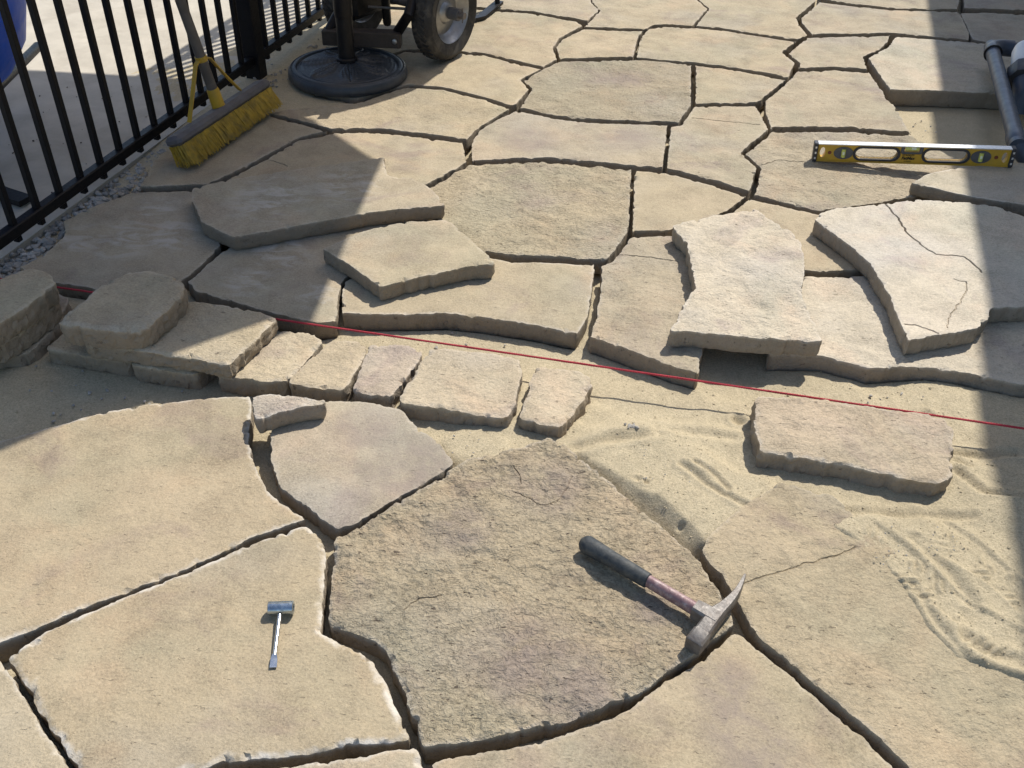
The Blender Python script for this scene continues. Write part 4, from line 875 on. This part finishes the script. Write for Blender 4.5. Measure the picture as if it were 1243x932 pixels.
mb.sweep([c0 + sx_ * (SLn - .021), c0 + sx_ * (SLn - .012), c0 + sx_ * SLn], [[(-.0034, -.003), (.0034, -.003), (.0034, .003), (-.0034, .003)], [(-.0052, -.0016), (.0052, -.0016), (.0052, .0016), (-.0052, .0016)], [(-.0052, -.0008), (.0052, -.0008), (.0052, .0008), (-.0052, .0008)]]); mb.build('shaft', M['chrome'], wr)

# ------------------------------------------------------------------ pool plumbing by the house
PZ = .075
a0, a1 = P(1236, 178, PZ), P(1203, 56, PZ); pd = (a1 - a0).normalized(); pn = Vector((pd.y, -pd.x, 0))
pp = empty('plumbing_pipe', Vector((a0.x, a0.y, -.05)), 'grey plastic plumbing pipe with elbows beside the end of the level', 'pipe')
R0 = .0245
mb = MB(); mb.tube([a0, a1], R0, 24); mb.build('pipe', M['pvc'], pp)
mb = MB(); mb.tube([a1 + pn * .02, a1 + pn * .9], R0, 24); mb.build('pipe', M['pvc'], pp)
def elbow(c, d1, d2, r, name):
    pts = []; 
    for i in range(9):
        t_ = i / 8; ang = t_ * math.pi / 2; k = .055
        pts.append(c + d1 * k * (1 - math.sin(ang)) + d2 * k * (1 - math.cos(ang)))
    m = MB(); m.tube([c + d1 * .075] + pts + [c + d2 * .075], r, 24); return m.build(name, M['pvc'], pp)
elbow(a1, -pd, pn, R0 * 1.2, 'elbow'); 
mb = MB(); mb.lathe([(R0 * 1.02, 0), (R0 * 1.28, .001), (R0 * 1.28, .006), (R0 * 1.02, .007)], a1 - pd * .078, -pd, 24, cap=False); mb.build('elbow_ring', M['black'], pp)
elbow(a0, pd, (pn * .8 + Vector((0, 0, -.6))).normalized(), R0 * 1.2, 'elbow')
mb = MB(); dn_ = (pn * .8 + Vector((0, 0, -.6))).normalized(); mb.tube([a0 + dn_ * .06, a0 + dn_ * .25], R0, 24); mb.build('pipe', M['pvc'], pp)
v0 = P(1246, 78, .10)
va = empty('pump_union', Vector((v0.x, v0.y, -.03)), 'white capped pump union with black collar beside the grey pipe', 'pump')
ud = (pd * .9 + Vector((0, 0, .43))).normalized()
mb = MB(); mb.lathe([(.046, -.02), (.050, 0), (.050, .055), (.044, .075), (.02, .082)], v0, ud, 32); mb.build('cap', M['whiteplastic'], va)
mb = MB(); mb.lathe([(.046, -.085), (.060, -.08), (.062, -.03), (.056, -.022), (.048, -.02)], v0, ud, 8); mb.build('collar', M['darkplastic'], va)
mb = MB(); mb.tube([v0 - ud * .08, v0 - ud * .13, v0 - ud * .15 - Vector((0, 0, .06))], [.040, .038, .036], 24); mb.build('union', M['pvc'], va)

# ------------------------------------------------------------------ blue wheelbarrow beyond the fence
bt = P(-112, 40, .36)
wb = empty('wheelbarrow', Vector((bt.x, bt.y, -.012)), 'blue rounded plastic wheelbarrow with dark legs on the concrete behind the fence', 'wheelbarrow')
mb = MB(); N = 40; rows = []
for r_, h_ in ((.0, -.16), (.13, -.16), (.19, -.14), (.235, -.07), (.262, .04), (.275, .14), (.285, .145), (.285, .135)):
    rows.append([(bt + Vector((math.copysign(abs(math.cos(2 * math.pi * i / N)) ** .75, math.cos(2 * math.pi * i / N)) * r_ * 1.0, math.copysign(abs(math.sin(2 * math.pi * i / N)) ** .75, math.sin(2 * math.pi * i / N)) * r_ * 1.35, h_))) for i in range(N)])
vs = [q for r_ in rows for q in r_]; fs = [(k * N + i, k * N + (i + 1) % N, (k + 1) * N + (i + 1) % N, (k + 1) * N + i) for k in range(len(rows) - 1) for i in range(N)]
mb.add(vs, fs); tr = mb.build('tray', M['bluep'], wb); tr.modifiers.new('wall', 'SOLIDIFY').thickness = .004
for s_ in (-1, 1):
    mb = MB(); mb.tube([bt + Vector((s_ * .2, -.65, .14)), bt + Vector((s_ * .16, -.1, -.17)), bt + Vector((s_ * .05, .55, -.22))], .015, 12); mb.build('handle', M['black'], wb)
mb = MB(); wc = bt + Vector((-.30, .52, -.20)); mb.lathe([(.08, -.03), (.15, -.035), (.168, -.015), (.168, .015), (.15, .035), (.08, .03)], Vector((wc.x, wc.y, .157)), (1, 0, 0), 36); mb.build('wheel', M['rubber'], wb)
f0 = P(6, 240, -.008); f1 = P(33, 248, -.008)
for q in (0, 1):
    mb = MB(); o_ = Vector((-.30, .02, 0)) * q
    mb.sweep([f0 + o_ + Vector((-.05, .02, .02)), f0 + o_ + Vector((0, 0, .012)), f1 + o_ + Vector((0, 0, .010))], [[(-.022, -.008), (.022, -.008), (.022, .008), (-.022, .008)]] * 3)
    mb.tube([f0 + o_ + Vector((-.05, .02, .02)), bt + Vector((.14 - .30 * q, -.15, -.17))], .012, 10); mb.build('leg', M['black'], wb)

# ------------------------------------------------------------------ house to the right of the frame; its eave shades the paving
HD = Vector((math.cos(math.radians(74.4)), math.sin(math.radians(74.4)), 0)); HNn = Vector((HD.y, -HD.x, 0))
EH = 2.70; e0 = Vector((1.045, 1.72, 0)) + Vector((SUNV.x, SUNV.y, 0)) * (EH / SUNV.z)
hs_ = empty('house', e0 + HNn * .5, 'single storey house with lap siding and overhanging eave beside the paving', 'house')
RH = Matrix((HD, HNn, Vector((0, 0, 1)))).transposed()
mb = MB(); mb.box(e0 + HNn * 2.55 + HD * 1.0 + Vector((0, 0, 1.30)), (9.0, 4.0, 2.72), RH); mb.build('wall', M['siding'], hs_, sm=False)
for k in range(17):
    mb = MB(); mb.box(e0 + HNn * .542 + HD * 1.0 + Vector((0, 0, .08 + k * .155)), (9.02, .018, .16), RH @ Matrix.Rotation(.06, 3, 'X')); mb.build('siding_board', M['siding'], hs_, sm=False)
mb = MB(); q0 = e0 + HD * -4.0; q1 = e0 + HD * 6.0; up = Vector((0, 0, EH)); rise = HNn * 2.6 + Vector((0, 0, .95)); far_ = HNn * 5.1; th = Vector((0, 0, .12))
mb.add([q0 + up, q1 + up, q1 + up + rise, q0 + up + rise, q1 + up + far_, q0 + up + far_] + [q0 + up - th, q1 + up - th, q1 + up + rise - th, q0 + up + rise - th, q1 + up + far_ - th, q0 + up + far_ - th],
       [(0, 1, 2, 3), (3, 2, 4, 5), (7, 6, 9, 8), (8, 9, 11, 10), (1, 0, 6, 7), (4, 10, 11, 5), (0, 3, 9, 6), (3, 5, 11, 9), (2, 1, 7, 8), (4, 2, 8, 10)]); mb.build('roof', M['roofm'], hs_, sm=False)
